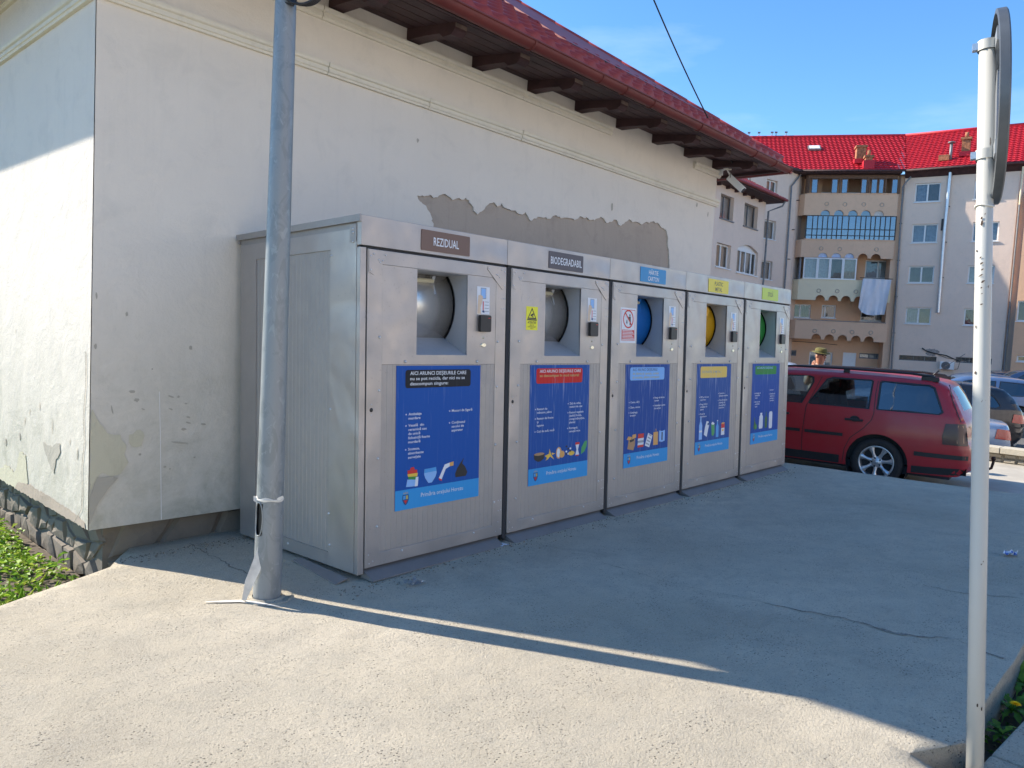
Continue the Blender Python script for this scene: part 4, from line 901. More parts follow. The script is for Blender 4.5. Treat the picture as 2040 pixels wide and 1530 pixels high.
for k in range(17):
    a=hole_a-.9+ 3.0*k/16; r=rad(.52)+.004; P.append(Vector((r*math.cos(a),r*math.sin(a),.517+.003*math.sin(k*.9)-.004*k/16)))
ribbon(mb,P,[.016+.006*math.sin(k) for k in range(17)],Vector((0,0,1)).cross(Vector((0,0,1))) if False else tc_); mb.tube(P,.003,6)
mb.build('knotted_band',M_tape,tp,fix=False)
pts=[(541,1001),(537,1030),(528,1065),(519,1100),(508,1135),(497,1160),(486,1196)]; wds=[.012,.022,.036,.040,.05,.045,.02]
mb=MB(); ribbon(mb,[Pz(*p,dd=.004+(.02 if i>3 else 0)) for i,p in enumerate(pts)],wds,tc_); mb.build('tape_tail',M_tape,tp,fix=False)
mb=MB(); ribbon(mb,[gp(*p,up=.006)-pb for p in [(408,1204),(440,1203),(478,1202),(505,1204),(535,1208),(565,1212)]],[.006,.03,.03,.03,.02,.002],ZZ); mb.build('tape_end',M_tape,tp,fix=False)
mb=MB()
for pts in ([(541,1001),(530,995),(524,986),(520,978)],[(541,999),(536,990),(545,987),(550,992),(543,1001)],[(545,1000),(556,994),(564,989)],[(512,1000),(508,996),(507,988)]):
    P=[Pz(*p,dd=.012) for p in pts]; ribbon(mb,P,[.010,.016,.010,.003,.003][:len(P)],tc_)
mb.build('knot',M_tape,tp,fix=False)
# ================================================================ road sign seen edge-on
M_polew=simple('white_painted_pole',(.70,.70,.67),.5,.1,.1,6); 
m,t_,b_=nodes('chipped_white_paint'); v_=coords(t_,(1,1,.5)); n_=noise_n(t_,v_,24,5,.6,.5); cA=mix(t_,ramp(t_,n_,.69,.71),(.47,.465,.435),(.10,.065,.045)); cA=mix(t_,ramp(t_,noise_n(t_,v_,6,5,.7),.4,.8,0,.35),cA,(.50,.46,.38)); t_.links.new(cA,b_.inputs['Base Color']); b_.inputs['Roughness'].default_value=.42; M_polew=m
sb=ray(1941,1585)*2.44; sg=thing('road_sign','round road sign seen edge on atop a chipped white pole at right','road sign',sb)
tpp=ray(1967,93)*2.45-sb
ax=tpp.normalized()
mb=MB(); mb.tube([-ax*.15,ax*.8,ax*1.6,tpp],[.0255,.025,.0245,.024],24); mb.build('post',M_polew,sg)
mb=MB(); mb.tube([tpp-ax*.005,tpp+ax*.004],.0262,20); mb.build('post_cap',M_dark,sg)
ctr=ray(1994,217)*2.46-sb; va=math.atan2(ray(1994,217).y,ray(1994,217).x); na=va-math.pi/2+.05
nd=Vector((math.cos(na),math.sin(na),0)); hd=Vector((-nd.y,nd.x,0)); tl=ax; nd=(nd-tl*nd.dot(tl)).normalized(); hd=tl.cross(nd)
def disc(mb,r0,r1,d0,d1,mi=0,n=40):
    vs=[ctr+hd*(r*math.cos(2*math.pi*k/n))+tl*(r*math.sin(2*math.pi*k/n))+nd*d for r,d in ((r0,d0),(r1,d1)) for k in range(n)]
    mb.add(vs,[(k,(k+1)%n,(k+1)%n+n,k+n) for k in range(n)],mi,True)
M_signback=simple('grey_sign_back',(.34,.36,.38),.45,.5,.15,5); M_signrim=simple('dark_sign_rim',(.10,.11,.12),.45,.3,.2,9)
RR=.302
mb=MB(); disc(mb,0.001,RR,0,0); mb.build('sign_plate',M_signback,sg,fix=False)
mb=MB(); disc(mb,RR,RR+.004,0.004,.0); disc(mb,RR+.004,RR+.004,0,-.024); disc(mb,RR+.004,RR-.010,-.024,-.026); disc(mb,RR-.010,RR,-.026,-.002); mb.build('rim',M_signrim,sg,fix=False)
mb=MB(); disc(mb,.001,RR-.002,.003,.003); mb.build('sign_face',M_whitep,sg,fix=False)
for dz in (.20,-.155):
    c=ctr+tl*dz
    mb=MB(); mb.obox(c-nd*.012,hd,nd,tl,.13,.011,.022); rl=mb.build('rail',M_signback,sg)
    pc=ax*( (c).dot(ax) ); 
    mb=MB(); P=[pc+(hd*math.cos(2*math.pi*k/20)+nd*math.sin(2*math.pi*k/20))*.0285 for k in range(21)]
    vs=[p_+ax*q_ for q_ in (-.016,.016) for p_ in P[:-1]]; mb.add(vs,[(i,(i+1)%20,(i+1)%20+20,i+20) for i in range(20)],0,True)
    mb.build('clamp',M_polew,sg,fix=False)
    mb=MB(); mb.tube([pc-nd*.03,pc+nd*((c-pc).dot(nd)-.01)],.006,8); mb.obox(pc-nd*.034,nd,hd,tl,.008,.011,.011); mb.build('bolt',M_zinc,sg)
mb=MB(); rr=random.Random(2); P=[ax*(( ray(1960,412)*2.45-sb).dot(ax))+(hd*math.cos(a)+nd*math.sin(a))*.0268+ax*(.004*math.sin(a*2)) for a in [2*math.pi*k/24 for k in range(25)]]; mb.tube(P,.003,5,cap=False); mb.build('wire_tie',M_tape,sg,fix=False)
rr=random.Random(9)
for (px,py,w_,h_) in [(1955,437,.004,.005),(1956,447,.006,.009),(1953,515,.004,.003),(1955,527,.006,.003),(1957,539,.005,.003),(1953,551,.007,.003),(1958,563,.006,.004),(1955,575,.004,.003),(1956,587,.003,.002),(1955,608,.004,.003),(1946,501,.003,.005),(1944,652,.002,.006),(1943,743,.003,.007),(1947,1397,.003,.008),(1955,1403,.0025,.008)]:
    rv=ray(px,py); q=rv*2.45; # nearest surface point of the post along this line of sight
    base_=sb; t_=(q-base_).dot(ax); c=base_+ax*t_; off=q-c; lat=off-rv.normalized()*off.dot(rv.normalized()); lat=lat-ax*lat.dot(ax)
    if lat.length>.024: lat=lat.normalized()*.024
    back=(-rv.normalized()); back=(back-ax*back.dot(ax)).normalized(); nrm=(lat+back*math.sqrt(max(0,.0262**2-lat.length**2))).normalized(); sd_=ax.cross(nrm)
    mb=MB(); P=[]
    for i in range(7):
        a=2*math.pi*i/7; r=rr.uniform(.6,1.2); P.append(c-sb+nrm*.0268+sd_*(w_*math.cos(a)*r)+ax*((h_*math.sin(a)+.5*w_*math.cos(a))*r))
    mb.add(P,[tuple(range(7))]); mb.build('paint_chip',M_crack if py<400 else simple('rust_chip',(.07,.045,.035),.9) if 'rust_chip' not in bpy.data.materials else bpy.data.materials['rust_chip'],sg,fix=False)
# ================================================================ overhead cable
mb=MB(); A=Vector((8.97,4.50,2.22)); B=Vector((1.99,3.42,5.75)); P=[]
for k in range(41):
    t_=k/40; p=A.lerp(B,t_); p.z-=.42*4*t_*(1-t_); P.append(p)
mb.tube(P,.008,6); o=mb.build('overhead_cable',M_black,fix=False); tag(o,'thin black cable sagging from the roof corner up across the sky','cable')
# ================================================================ low wall, kerb, weeds by the pad edge
lw=thing('low_wall','low rubble wall with a pale concrete coping behind the red car','wall',(14.75,-2,ROAD))
rr=random.Random(6); M_cop=m_plaster('coping_concrete',(.50,.45,.35),(.3,.27,.22),.8); M_rub=m_plaster('rubble_stone',(.36,.32,.25),(.18,.16,.13),1.)
y=-7.0
while y<5.2:
    L=rr.uniform(.7,1.0); mb=MB(); mb.box(-.16+rr.uniform(-.01,.01),.2,y,min(y+L-.008,5.2),.155,.25+rr.uniform(-.006,.006)); mb.build('coping_stone',M_cop,lw,bevel=.008); y+=L
mb=MB(); mb.box(-.04,.12,-7,5.15,-.7,.154); mb.build('wall_core',M_rub,lw)
y=-3.
while y<5.1:
    L=rr.uniform(.10,.22)
    for z in (0,.078):
        mb=MB(); d_=rr.uniform(.03,.06); a0,a1=y+.006,y+L-.006; z0,z1=z+.004,z+.07
        mb.add([(-.035,a0,z0),(-.035,a1,z0),(-.035,a1,z1),(-.035,a0,z1),(-.035-d_,a0+.02,z0+.012),(-.035-d_,a1-.02,z0+.012),(-.035-d_*.9,a1-.02,z1-.01),(-.035-d_,a0+.02,z1-.014)],[(4,5,6,7),(0,1,5,4),(1,2,6,5),(2,3,7,6),(3,0,4,7)]); mb.build('stone',M_rub,lw,fix=False)
    y+=L
kb=thing('kerb','grey concrete kerb slabs beside the dandelions, bottom right corner','kerb',(3.4,-.2,-1.40))
ka=hit(1969,1512,ZZ,-1.33); kc=hit(2040,1437,ZZ,-1.33); kd=(kc-ka); kd.z=0; kd.normalize(); kn=Vector((kd.y,-kd.x,0))
for q in range(-2,9):
    mb=MB(); c=ka+kd*(.25+.5*q)+kn*.16-Vector(kb.location); c.z=-1.36-(-1.40); mb.obox(c,kd,kn,ZZ,.246,.155,.05); mb.build('kerb_slab',M_conc,kb,bevel=.01)
def rosette(px,py,label,seed,nl=14,size=.16,flower=False,base=None):
    rr=random.Random(seed); p=hit(px,py,ZZ,-1.44); t=thing('dandelion',label,'plant',p,group=None)
    for i in range(nl):
        a=2*math.pi*i/nl+rr.uniform(-.25,.25); L=size*rr.uniform(.7,1.2); W=L*.14; el=rr.uniform(.15,1.0); mb=MB(); vs=[]; m=7
        for k in range(m+1):
            s=k/m; wd=W*(math.sin(math.pi*min(1,s*.93+.07))**.8)*(1 if k%2 else .45)*(1 if s<.97 else .2)
            r_=L*s; z=L*(math.sin(el)*s*1.1-.75*s*s*rr.uniform(.8,1.1)*.8)+.012+.02*s
            for sg_ in (-1,0,1):
                vs.append((r_*math.cos(a)-sg_*wd*math.sin(a),r_*math.sin(a)+sg_*wd*math.cos(a),z+(.12*wd if sg_ else 0)))
        mb.add(vs,[(3*k+c_,3*k+c_+1,3*k+c_+4,3*k+c_+3) for k in range(m) for c_ in (0,1)],0,True)
        mb.build('leaf',M_leaf[rr.choice([0,1,1,3])],t,fix=False)
    if flower:
        q=hit(2020,1434,ZZ,-1.33)-Vector(p); q.z=.17
        mb=MB(); mb.tube([(0,0,0),(q.x*.4,q.y*.4,.09),q],.003,6); mb.build('stem',M_leaf[0],t)
        mb=MB()
        for ring,(nr,L,el) in enumerate([(18,.021,.15),(16,.017,.5),(12,.012,.9),(7,.008,1.3)]):
            for i in range(nr):
                a=2*math.pi*i/nr+ring*.3; d=Vector((math.cos(a)*math.cos(el),math.sin(a)*math.cos(el),math.sin(el))); leafquad(mb,q,d,ZZ,L,.0028,0,.05)
        mb.build('flower_head',pm('dandelion_yellow',(.90,.55,.0),.6),t,fix=False)
rosette(2015,1420,'dandelion with one open yellow flower between the pad edge and the kerb',3,16,.13,True)
rosette(2035,1365,'green dandelion rosette spilling over the pad edge at the right border',5,14,.15)
rosette(1995,1470,'small dark dandelion rosette nearest the foot of the white sign pole',8,12,.10)
rosette(2045,1300,'upright jagged dandelion leaves by the crack end at the right border',11,12,.17)
rosette(2062,1215,'dark dandelion clump higher up the right border of the pad',15,14,.16)
gm=MB(); rr=random.Random(31)
for i in range(1500):
    x=rr.uniform(3.2,7.5); y_=rr.uniform(-.4,.62); a=rr.uniform(0,6.28); h=slab(1985,1345)
    leafquad(gm,Vector((x,y_,-1.465+rr.uniform(0,.03))),Vector((math.cos(a),math.sin(a),rr.uniform(0,.8))),ZZ,rr.uniform(.02,.05),rr.uniform(.003,.009),rr.choice([0,1,3,3]))
o=gm.build('ground_litter',M_leaf,fix=False); o['kind']='stuff'; tag(o,'low green growth and dry bits in the soil strip beside the pad','ground cover')
M_dry=simple('dry_leaf',(.30,.22,.13),.8,0,.4,20); gm=MB()
for i in range(700):
    x=rr.uniform(2.3,5.5); y_=rr.uniform(-.5,.62); a=rr.uniform(0,6.28); leafquad(gm,Vector((x,y_,-1.463)),Vector((math.cos(a),math.sin(a),rr.uniform(0,.4))),ZZ,rr.uniform(.01,.04),rr.uniform(.002,.008),0)
o=gm.build('dry_litter',M_dry,fix=False); o['kind']='stuff'; tag(o,'dry leaf bits and grit in the soil below the pad edge','leaf litter')

# loose grit and crumbs swept against the containers and scattered over the pad
M_grit=simple('grit',(.20,.17,.13),.95,0,.6,50); gm=MB(); rr=random.Random(77)
for i in range(2150):
    if i<1300: x=P0.x+rr.uniform(-.2,6.0); y=3.27-abs(rr.gauss(0,.10))
    elif i<1650: x=rr.uniform(1.7,2.5); y=4.62-abs(rr.gauss(0,.08))
    else: x=rr.uniform(.3,8); y=rr.uniform(-.4,4.4)
    if y<.6 and x>2.6: continue
    z=pad(x,y); r=rr.choice([.0015,.002,.003,.004,.006] if i<1650 else [.0012,.0018,.0025])*rr.uniform(.7,1.3); a=rr.uniform(0,3)
    P=[Vector((x+r*1.6*math.cos(a+k*2.1),y+r*math.sin(a+k*2.1),z)) for k in range(3)]; gm.add(P+[Vector((x,y,z+r*1.1))],[(0,1,3),(1,2,3),(2,0,3)],0)
o=gm.build('grit',M_grit,fix=False); o['kind']='stuff'; tag(o,'fine grit and crumbs collected along the foot of the containers','grit')
# ================================================================ cars
def smooth_poly(P,n=1):
    for _ in range(n):
        Q=[P[0]]
        for a,b in zip(P,P[1:]): Q.append((a[0]*.75+b[0]*.25,a[1]*.75+b[1]*.25)); Q.append((a[0]*.25+b[0]*.75,a[1]*.25+b[1]*.75))
        Q.append(P[-1]); P=Q
    return P
def seg_d(px,pz,a,b):
    dx,dz=b[0]-a[0],b[1]-a[1]; L=dx*dx+dz*dz; t=0 if L==0 else max(0,min(1,((px-a[0])*dx+(pz-a[1])*dz)/L))
    return math.hypot(px-a[0]-t*dx,pz-a[1]-t*dz)
def car(label,cat,loc,heading,top,windows,glassn,paint,Wd=.865,belt=.92,wheels=(.93,3.445),R=.315,group=None,step=.06,front_glass=None,rear_glass=None,tumble=.30,name='parked_car',glass=None,rim_kind='alloy',L=None,extra=None,zc=.62,crownr=.085):
    """top: side outline from the rear lower corner over the roof to the front lower corner (x from rear bumper forward, z above ground)."""
    glass=glass or M_glassc; t=thing(name,label,cat,loc,rotz(heading),group)
    L=L or max(p[0] for p in top)
    T=smooth_poly(top,1)
    def ybase(x,z):
        y=Wd*(1-.045*((z-zc)/.4)**2) if z<belt else Wd*(1-.045*((belt-zc)/.4)**2)-(z-belt)*tumble
        u=abs(x/L-.5)*2; y-=Wd*.17*max(0,(u-.55)/.45)**2.6
        return y
    def yside(x,z,off=0):
        y=ybase(x,z); d=min(seg_d(x,z,a,b) for a,b in zip(T,T[1:]))
        r=crownr
        if d<r: y-=r-math.sqrt(max(0,r*r-(r-d)**2))
        return y+off
    zb=.235
    arch=[]
    out=list(T)
    for wx in sorted(wheels,reverse=True):
        ra=R+.055
        a0=math.asin(max(-1,min(1,(zb-R)/ra)))
        pts=[(wx+ra*math.cos(a),R+ra*math.sin(a)) for a in [a0+(math.pi-2*a0)*k/16 for k in range(17)]]
        out+=pts
    mb=MB()
    for sgn in (1,-1):
        m2=MB(); m2.poly([out]+[w_ for w_ in windows],fn=lambda u,v:(u,0,v)); o=m2.build('tmp',paint,fix=False)
        cut_grid(o,frange(step,L,step),[],frange(.15,1.6,step))
        V=[(v.co.x,sgn*yside(v.co.x,v.co.z),v.co.z) for v in o.data.vertices]; Fc=[tuple(p.vertices) for p in o.data.polygons]
        mb.add(V,Fc,0,True); me=o.data; bpy.data.objects.remove(o); bpy.data.meshes.remove(me)
    # upper skin across the car following the outline; glass where front/rear screens are
    m=10; TT=[]
    for a,b in zip(T,T[1:]):
        n=max(1,int(math.hypot(b[0]-a[0],b[1]-a[1])/.12))
        for k in range(n): TT.append((a[0]+(b[0]-a[0])*k/n,a[1]+(b[1]-a[1])*k/n))
    TT.append(T[-1])
    def skin(x,z,u):
        y=yside(x,z); bul=(1-u*u); e=abs(x/L-.5)*2
        return (x+(.085*bul if x>L/2 else -.085*bul)*max(0,(e-.78)/.22),y*u,z+.035*bul*(1 if z>.7 else .2))
    gl=MB(); gr=MB()
    def inr(a,b,rng): return rng and a[0]>=rng[0]-1e-4 and b[0]<=rng[1]+1e-4 and min(a[1],b[1])>=rng[2]-1e-4
    for a,b in zip(TT,TT[1:]):
        for k in range(m):
            u0=-1+2*k/m;u1=-1+2*(k+1)/m; q=[skin(*a,u0),skin(*a,u1),skin(*b,u1),skin(*b,u0)]
            lo,hi=(a,b) if a[0]<=b[0] else (b,a)
            if inr(lo,hi,front_glass) and 0<k<m-1: gl.add(q,[(0,1,2,3)],0,True)
            elif inr(lo,hi,rear_glass) and 0<k<m-1: gr.add(q,[(0,1,2,3)],0,True)
            else: mb.add(q,[(0,1,2,3)],0,True)
    bd=mb.build('body',paint,t)
    if gl.f: gl.build('windscreen',glass,t)
    if gr.f: gr.build('rear_window',glass,t)
    # floor, cabin tub and seats
    mb=MB(); mb.box(.2,L-.25,-Wd+.12,Wd-.12,.20,.30); mb.build('underbody',M_dark,t)
    mb=MB(); mb.box(.25,L-1.0,-Wd+.13,Wd-.13,.32,belt-.14); mb.build('cabin_trim',M_dark,t)
    for wi,w_ in enumerate(windows):
        for sgn in (1,-1):
            m2=MB(); m2.poly([w_],fn=lambda u,v:(u,0,v)); o=m2.build('tmp',glass,fix=False); cut_grid(o,frange(step,L,.12),[],frange(.15,1.6,.12))
            V=[(v.co.x,sgn*yside(v.co.x,v.co.z,-.008),v.co.z) for v in o.data.vertices]; Fc=[tuple(p.vertices) for p in o.data.polygons]; me=o.data; bpy.data.objects.remove(o); bpy.data.meshes.remove(me)
            m3=MB(); m3.add(V,Fc,0,True); wo_=m3.build('side_window',glassn[wi] if glassn else glass,t)
            m3=MB(); n=len(w_)
            cx=sum(p[0] for p in w_)/n; cz=sum(p[1] for p in w_)/n
            def ins(p,k): return (p[0]+(cx-p[0])*k/max(.01,math.hypot(cx-p[0],cz-p[1])),p[1]+(cz-p[1])*k/max(.01,math.hypot(cx-p[0],cz-p[1])))
            ww=[]
            for i in range(n):
                a=w_[i];b=w_[(i+1)%n]; q=max(1,int(math.hypot(b[0]-a[0],b[1]-a[1])/.15))
                for k in range(q): ww.append((a[0]+(b[0]-a[0])*k/q,a[1]+(b[1]-a[1])*k/q))
            n=len(ww); O_=[(p[0],sgn*yside(*p,.002),p[1]) for p in ww]; I_=[(ins(p,.024)[0],sgn*yside(*ins(p,.024),.001),ins(p,.024)[1]) for p in ww]
            m3.add(O_+I_,[(i,(i+1)%n,(i+1)%n+n,i+n) for i in range(n)]); m3.build('seal',M_black,wo_,fix=False)
    return t,yside,skin
def lines_on(t,yside,segs,wd,matl,name,off=.0018,sides=(1,-1),each=False):
    for sgn in sides:
        mb=MB()
        for P in segs:
            if each: mb=MB()
            Q=[]
            for a,b in zip(P,P[1:]):
                n=max(1,int(math.hypot(b[0]-a[0],b[1]-a[1])/.06)); Q+=[(a[0]+(b[0]-a[0])*k/n,a[1]+(b[1]-a[1])*k/n) for k in range(n)]
            Q.append(P[-1]); vs=[]
            for i,p in enumerate(Q):
                a=Q[max(0,i-1)];b=Q[min(len(Q)-1,i+1)]; dx,dz=b[0]-a[0],b[1]-a[1]; l=math.hypot(dx,dz) or 1; nx,nz=-dz/l*wd/2,dx/l*wd/2
                vs+=[(p[0]+nx,sgn*yside(p[0]+nx,p[1]+nz,off),p[1]+nz),(p[0]-nx,sgn*yside(p[0]-nx,p[1]-nz,off),p[1]-nz)]
            mb.add(vs,[(2*i,2*i+1,2*i+3,2*i+2) for i in range(len(Q)-1)])
            if each: mb.build(name,matl,t,fix=False)
        if not each: mb.build(name,matl,t,fix=False)
M_rim=m_metal('alloy_rim',(.60,.61,.63),.32,.02,.85,.35)
wheel_cache={}
def wheel(t,x,side,R=.315,W=.195,y=None,spokes=7,rim=.205):
    key=(round(R,3),spokes)
    if key not in wheel_cache:
        mb=MB(); h=W/2; mb.lathe([(rim,-h*.8),(R-.04,-h),(R-.012,-h*.82),(R,-h*.6),(R,h*.6),(R-.012,h*.82),(R-.04,h),(rim+.012,h*.93),(rim-.002,h*.80)],axis='Y',n=48); ty=mb
        mb=MB(); mb.lathe([(rim,h*.86),(rim-.010,h*.90),(rim-.022,h*.78),(rim-.03,h*.2),(rim-.03,-h*.7)],axis='Y',n=40)
        for k in range(spokes):
            a=2*math.pi*k/spokes+.3; pr=[(.045,.030,.62),(.075,.024,.66),(.12,.020,.76),(.155,.026,.82),(rim-.012,.046,.84)]; vs=[]
            for r,hw,yy in pr:
                for s,dy in ((-1,-.018),(-.55,.0),(.55,.0),(1,-.018)): vs.append((r*math.cos(a)-s*hw*math.sin(a),h*yy+dy,r*math.sin(a)+s*hw*math.cos(a)))
            mb.add(vs,[(4*i+c,4*i+c+1,4*i+c+5,4*i+c+4) for i in range(len(pr)-1) for c in range(3)],0,True)
        mb.lathe([(0,h*.68),(.028,h*.69),(.034,h*.62),(.06,h*.64),(.075,h*.50)],axis='Y',n=24); rimb=mb
        hb=MB(); hb.lathe([(0,h*.10),(rim-.03,h*.08)],axis='Y',n=24)
        nb=MB()
        for k in range(5):
            a=2*math.pi*k/5; nb.lathe([(0,h*.70),(.010,h*.69),(.012,h*.60)],(.055*math.cos(a),0,.055*math.sin(a)),'Y',8)
        wheel_cache[key]=(ty,rimb,hb,nb)
    ty,rimb,hb,nb=wheel_cache[key]
    def flip(m):
        q=MB(); q.v=[(a[0]+x,(a[1]*side)+y,a[2]+R) for a in m.v]; q.f=m.f;q.m=m.m;q.sm=m.sm; return q
    w_=flip(ty).build('wheel',M_rubber,t,fix=False)
    flip(rimb).build('rim',M_rim,w_,fix=False); flip(hb).build('brake_backing',M_dark,w_,fix=False); flip(nb).build('wheel_bolts',M_black,w_,fix=False)
# ---- red estate car
M_redp=m_paint('red_car_paint',(.36,.010,.018),.30,.0,.4,.10)
hd_=R_(96); hv=Vector((math.cos(hd_),math.sin(hd_),0)); lv=Vector((-math.sin(hd_),math.cos(hd_),0))   # forward, left
wc=CF*9.70+CR*4.77; wc=Vector((wc.x,wc.y,0))    # near rear wheel face
org=wc-hv*1.03-lv*(.84); org.z=ROAD-.025
top=[(.12,.24),(.03,.32),(.0,.44),(.02,.63),(.055,.69),(.075,.90),(.11,.965),(.27,1.30),(.36,1.385),(.55,1.42),(1.3,1.445),(2.1,1.445),(2.65,1.415),(2.95,1.35),(3.5,1.0),(3.63,.955),(4.05,.875),(4.27,.77),(4.37,.62),(4.40,.45),(4.37,.28),(4.25,.22)]
qw=[(.36,1.0),(.32,1.03),(.44,1.33),(.50,1.365),(1.05,1.375),(1.08,1.36),(1.08,1.01),(1.065,.995)]
rw=[(1.16,.995),(1.15,1.36),(1.18,1.378),(1.66,1.38),(1.74,1.35),(1.93,1.02),(1.92,.995)]
fw=[(2.01,.995),(1.89,1.29),(1.90,1.36),(1.96,1.378),(2.55,1.36),(2.70,1.315),(3.07,1.04),(3.06,.995)]
rc,ys,sk=car('dusty red estate car with black roof rails and tow ball parked beyond the pad','car',org,hd_,top,[qw,rw,fw],[M_glassd,M_glassc,M_glassc],M_redp,L=4.40,belt=.985,wheels=(1.03,3.545),front_glass=(2.95,3.5,1.0),rear_glass=(.11,.30,.93),step=.05)
for seg in ([(1.10,1.37),(1.11,1.20),(1.10,.95),(1.12,.86),(1.20,.75),(1.36,.60),(1.42,.45),(1.44,.26)],[(1.80,1.37),(1.95,.96),(1.97,.60),(1.96,.26)],[(2.72,1.37),(3.15,.96),(3.18,.26)],[(.30,1.38),(.25,1.20),(.13,.93)]): lines_on(rc,ys,[seg],.009,M_black,'door_seam')
lines_on(rc,ys,[[(1.45,.63),(1.94,.63)],[(2.00,.63),(3.14,.63)]],.042,M_black,'side_moulding',.010,each=True)
lines_on(rc,ys,[[(.02,.49),(.14,.49),(.60,.495)]],.055,M_black,'bumper_strip',.010)
lines_on(rc,ys,[[(1.48,.30),(3.15,.30)]],.11,M_black,'sill',.003)
lines_on(rc,ys,[[(.03,.31),(.62,.29)]],.09,M_black,'bumper_underside',.003)
for dx in (1.22,2.16):
    for s in (1,-1):
        mb=MB(); y=ys(dx+.1,.84); mb.box(dx,dx+.22,min(s*(y-.02),s*(y+.034)),max(s*(y-.02),s*(y+.034)),.825,.855); hnd=mb.build('door_handle',M_black,rc,bevel=.008)
        mb=MB(); mb.lathe([(.0,.0),(.04,0)],axis='Y',n=16); mb.v=[(a*1.5+dx+.10,s*(y+.004),c_+.855) for a,b,c_ in mb.v]; mb.build('handle_recess',M_dark,hnd,fix=False)
m_paint('smoked_lamp',(.05,.012,.012),.3,0,.4,.0); m_paint('amber_smoke',(.32,.16,.09),.15,0,1,.1)
for s in (1,-1):
    # smoked tail lamps wrapping the rear corner
    P=[(.035,.64),(.30,.64),(.31,.74),(.285,.90),(.085,.91),(.055,.79)]
    m2=MB(); m2.poly([P],fn=lambda u,v:(u,0,v)); o=m2.build('tmp',M_black,fix=False); cut_grid(o,frange(.03,.4,.03),[],frange(.6,.95,.04))
    V=[(v.co.x,s*ys(v.co.x,v.co.z,.008),v.co.z) for v in o.data.vertices]; Fc=[tuple(p.vertices) for p in o.data.polygons]; me=o.data; bpy.data.objects.remove(o); bpy.data.meshes.remove(me)
    mb=MB(); mb.add(V,Fc,0,True); tl_=mb.build('tail_lamp',bpy.data.materials['smoked_lamp'],rc,fix=False)
    mb=MB(); P2=[(.075,.67),(.15,.67),(.155,.89),(.10,.89)]; mb.add([(x,s*ys(x,z,.010),z) for x,z in P2],[(0,1,2,3)]); mb.build('lamp_lens',bpy.data.materials['amber_smoke'],tl_,fix=False)
    P=[(.42,1.42),(.50,1.468),(.75,1.49),(1.5,1.50),(2.2,1.492),(2.6,1.46),(2.75,1.41)]
    mb=MB(); mb.tube([(x,s*.60,z) for x,z in P],.016,8); rl=mb.build('roof_rail',M_black,rc)
    for x0,x1,zt in ((.42,.62,1.462),(1.48,1.56,1.488),(2.42,2.62,1.46)): mb=MB(); mb.box(x0,x1,s*.60-.015,s*.60+.015,1.40,zt); mb.build('rail_foot',M_black,rl,bevel=.006)
    for x in (1.03,3.545): wheel(rc,x,s,y=s*(.865-.115),rim=.215)
    mb=MB(); mb.obox((2.96,s*.92,1.02),(1,0,0),(0,1,0),ZZ,.055,.085,.06); mi_=mb.build('door_mirror',M_redp,rc,bevel=.02)
    mb=MB(); mb.box(2.90,2.904,s*.92-.07,s*.92+.07,.98,1.06); mb.build('mirror_glass',M_zinc,mi_)
    for wx in (1.03,3.545):   # wheel housings
        mb=MB(); mb.lathe([(.372,s*.835),(.372,s*.5),(.02,s*.5)],(wx,0,.315),'Y',28); mb.build('wheel_arch_liner',M_dark,rc,fix=False)
for (x,y) in ((1.78,.36),(1.78,-.36),(1.08,.42),(1.08,-.05),(1.08,-.45)):
    mb=MB(); fr=x>1.3
    mb.obox((x,y,.95 if fr else .90),Vector((1,0,-.22)).normalized(),(0,1,0),Vector((.22,0,1)).normalized(),.06,.23 if fr else .20,.25 if fr else .2); st=mb.build('seat',M_dark,rc,bevel=.05)
    mb=MB(); mb.obox((x-.06,y,1.23 if fr else 1.12),(1,0,0),(0,1,0),ZZ,.045,.13,.075); mb.build('headrest',M_dark,st,bevel=.03)
mb=MB(); mb.tube([(-.02,.25,.32),(-.14,.25,.32),(-.20,.25,.355),(-.215,.25,.43),(-.215,.25,.46)],.017,10); mb.lathe([(0,.030),(.020,.025),(.028,.0),(.020,-.022),(0,-.028)],(-.215,.25,.475)); mb.build('tow_ball',simple('rusty_dark_steel',(.05,.025,.018),.6,.4,.3,20),rc)
mb=MB(); mb.tube([(.60,.0,1.44),(.50,.0,1.54)],.012,8); mb.tube([(.50,.0,1.54),(.22,.0,1.78)],.0035,5); mb.box(.56,.66,-.03,.03,1.46,1.48); mb.build('antenna',M_black,rc)
mb=MB(); mb.tube([(.3,.0,.24),(.35,.0,.16),(.45,.0,.16),(.5,0,.24)],.03,8); mb.build('exhaust_box',M_dark,rc)
mb=MB(); add_text(mb,'TDI',0,0,.045,None,lambda u,v:(.0,-u,v),bold=.03); x_=sk(.075,.84,.80); mb.v=[(x_[0]-.006,x_[1]+a[1],.83+a[2]) for a in mb.v]; mb.build('tailgate_lettering',M_black,rc,fix=False)
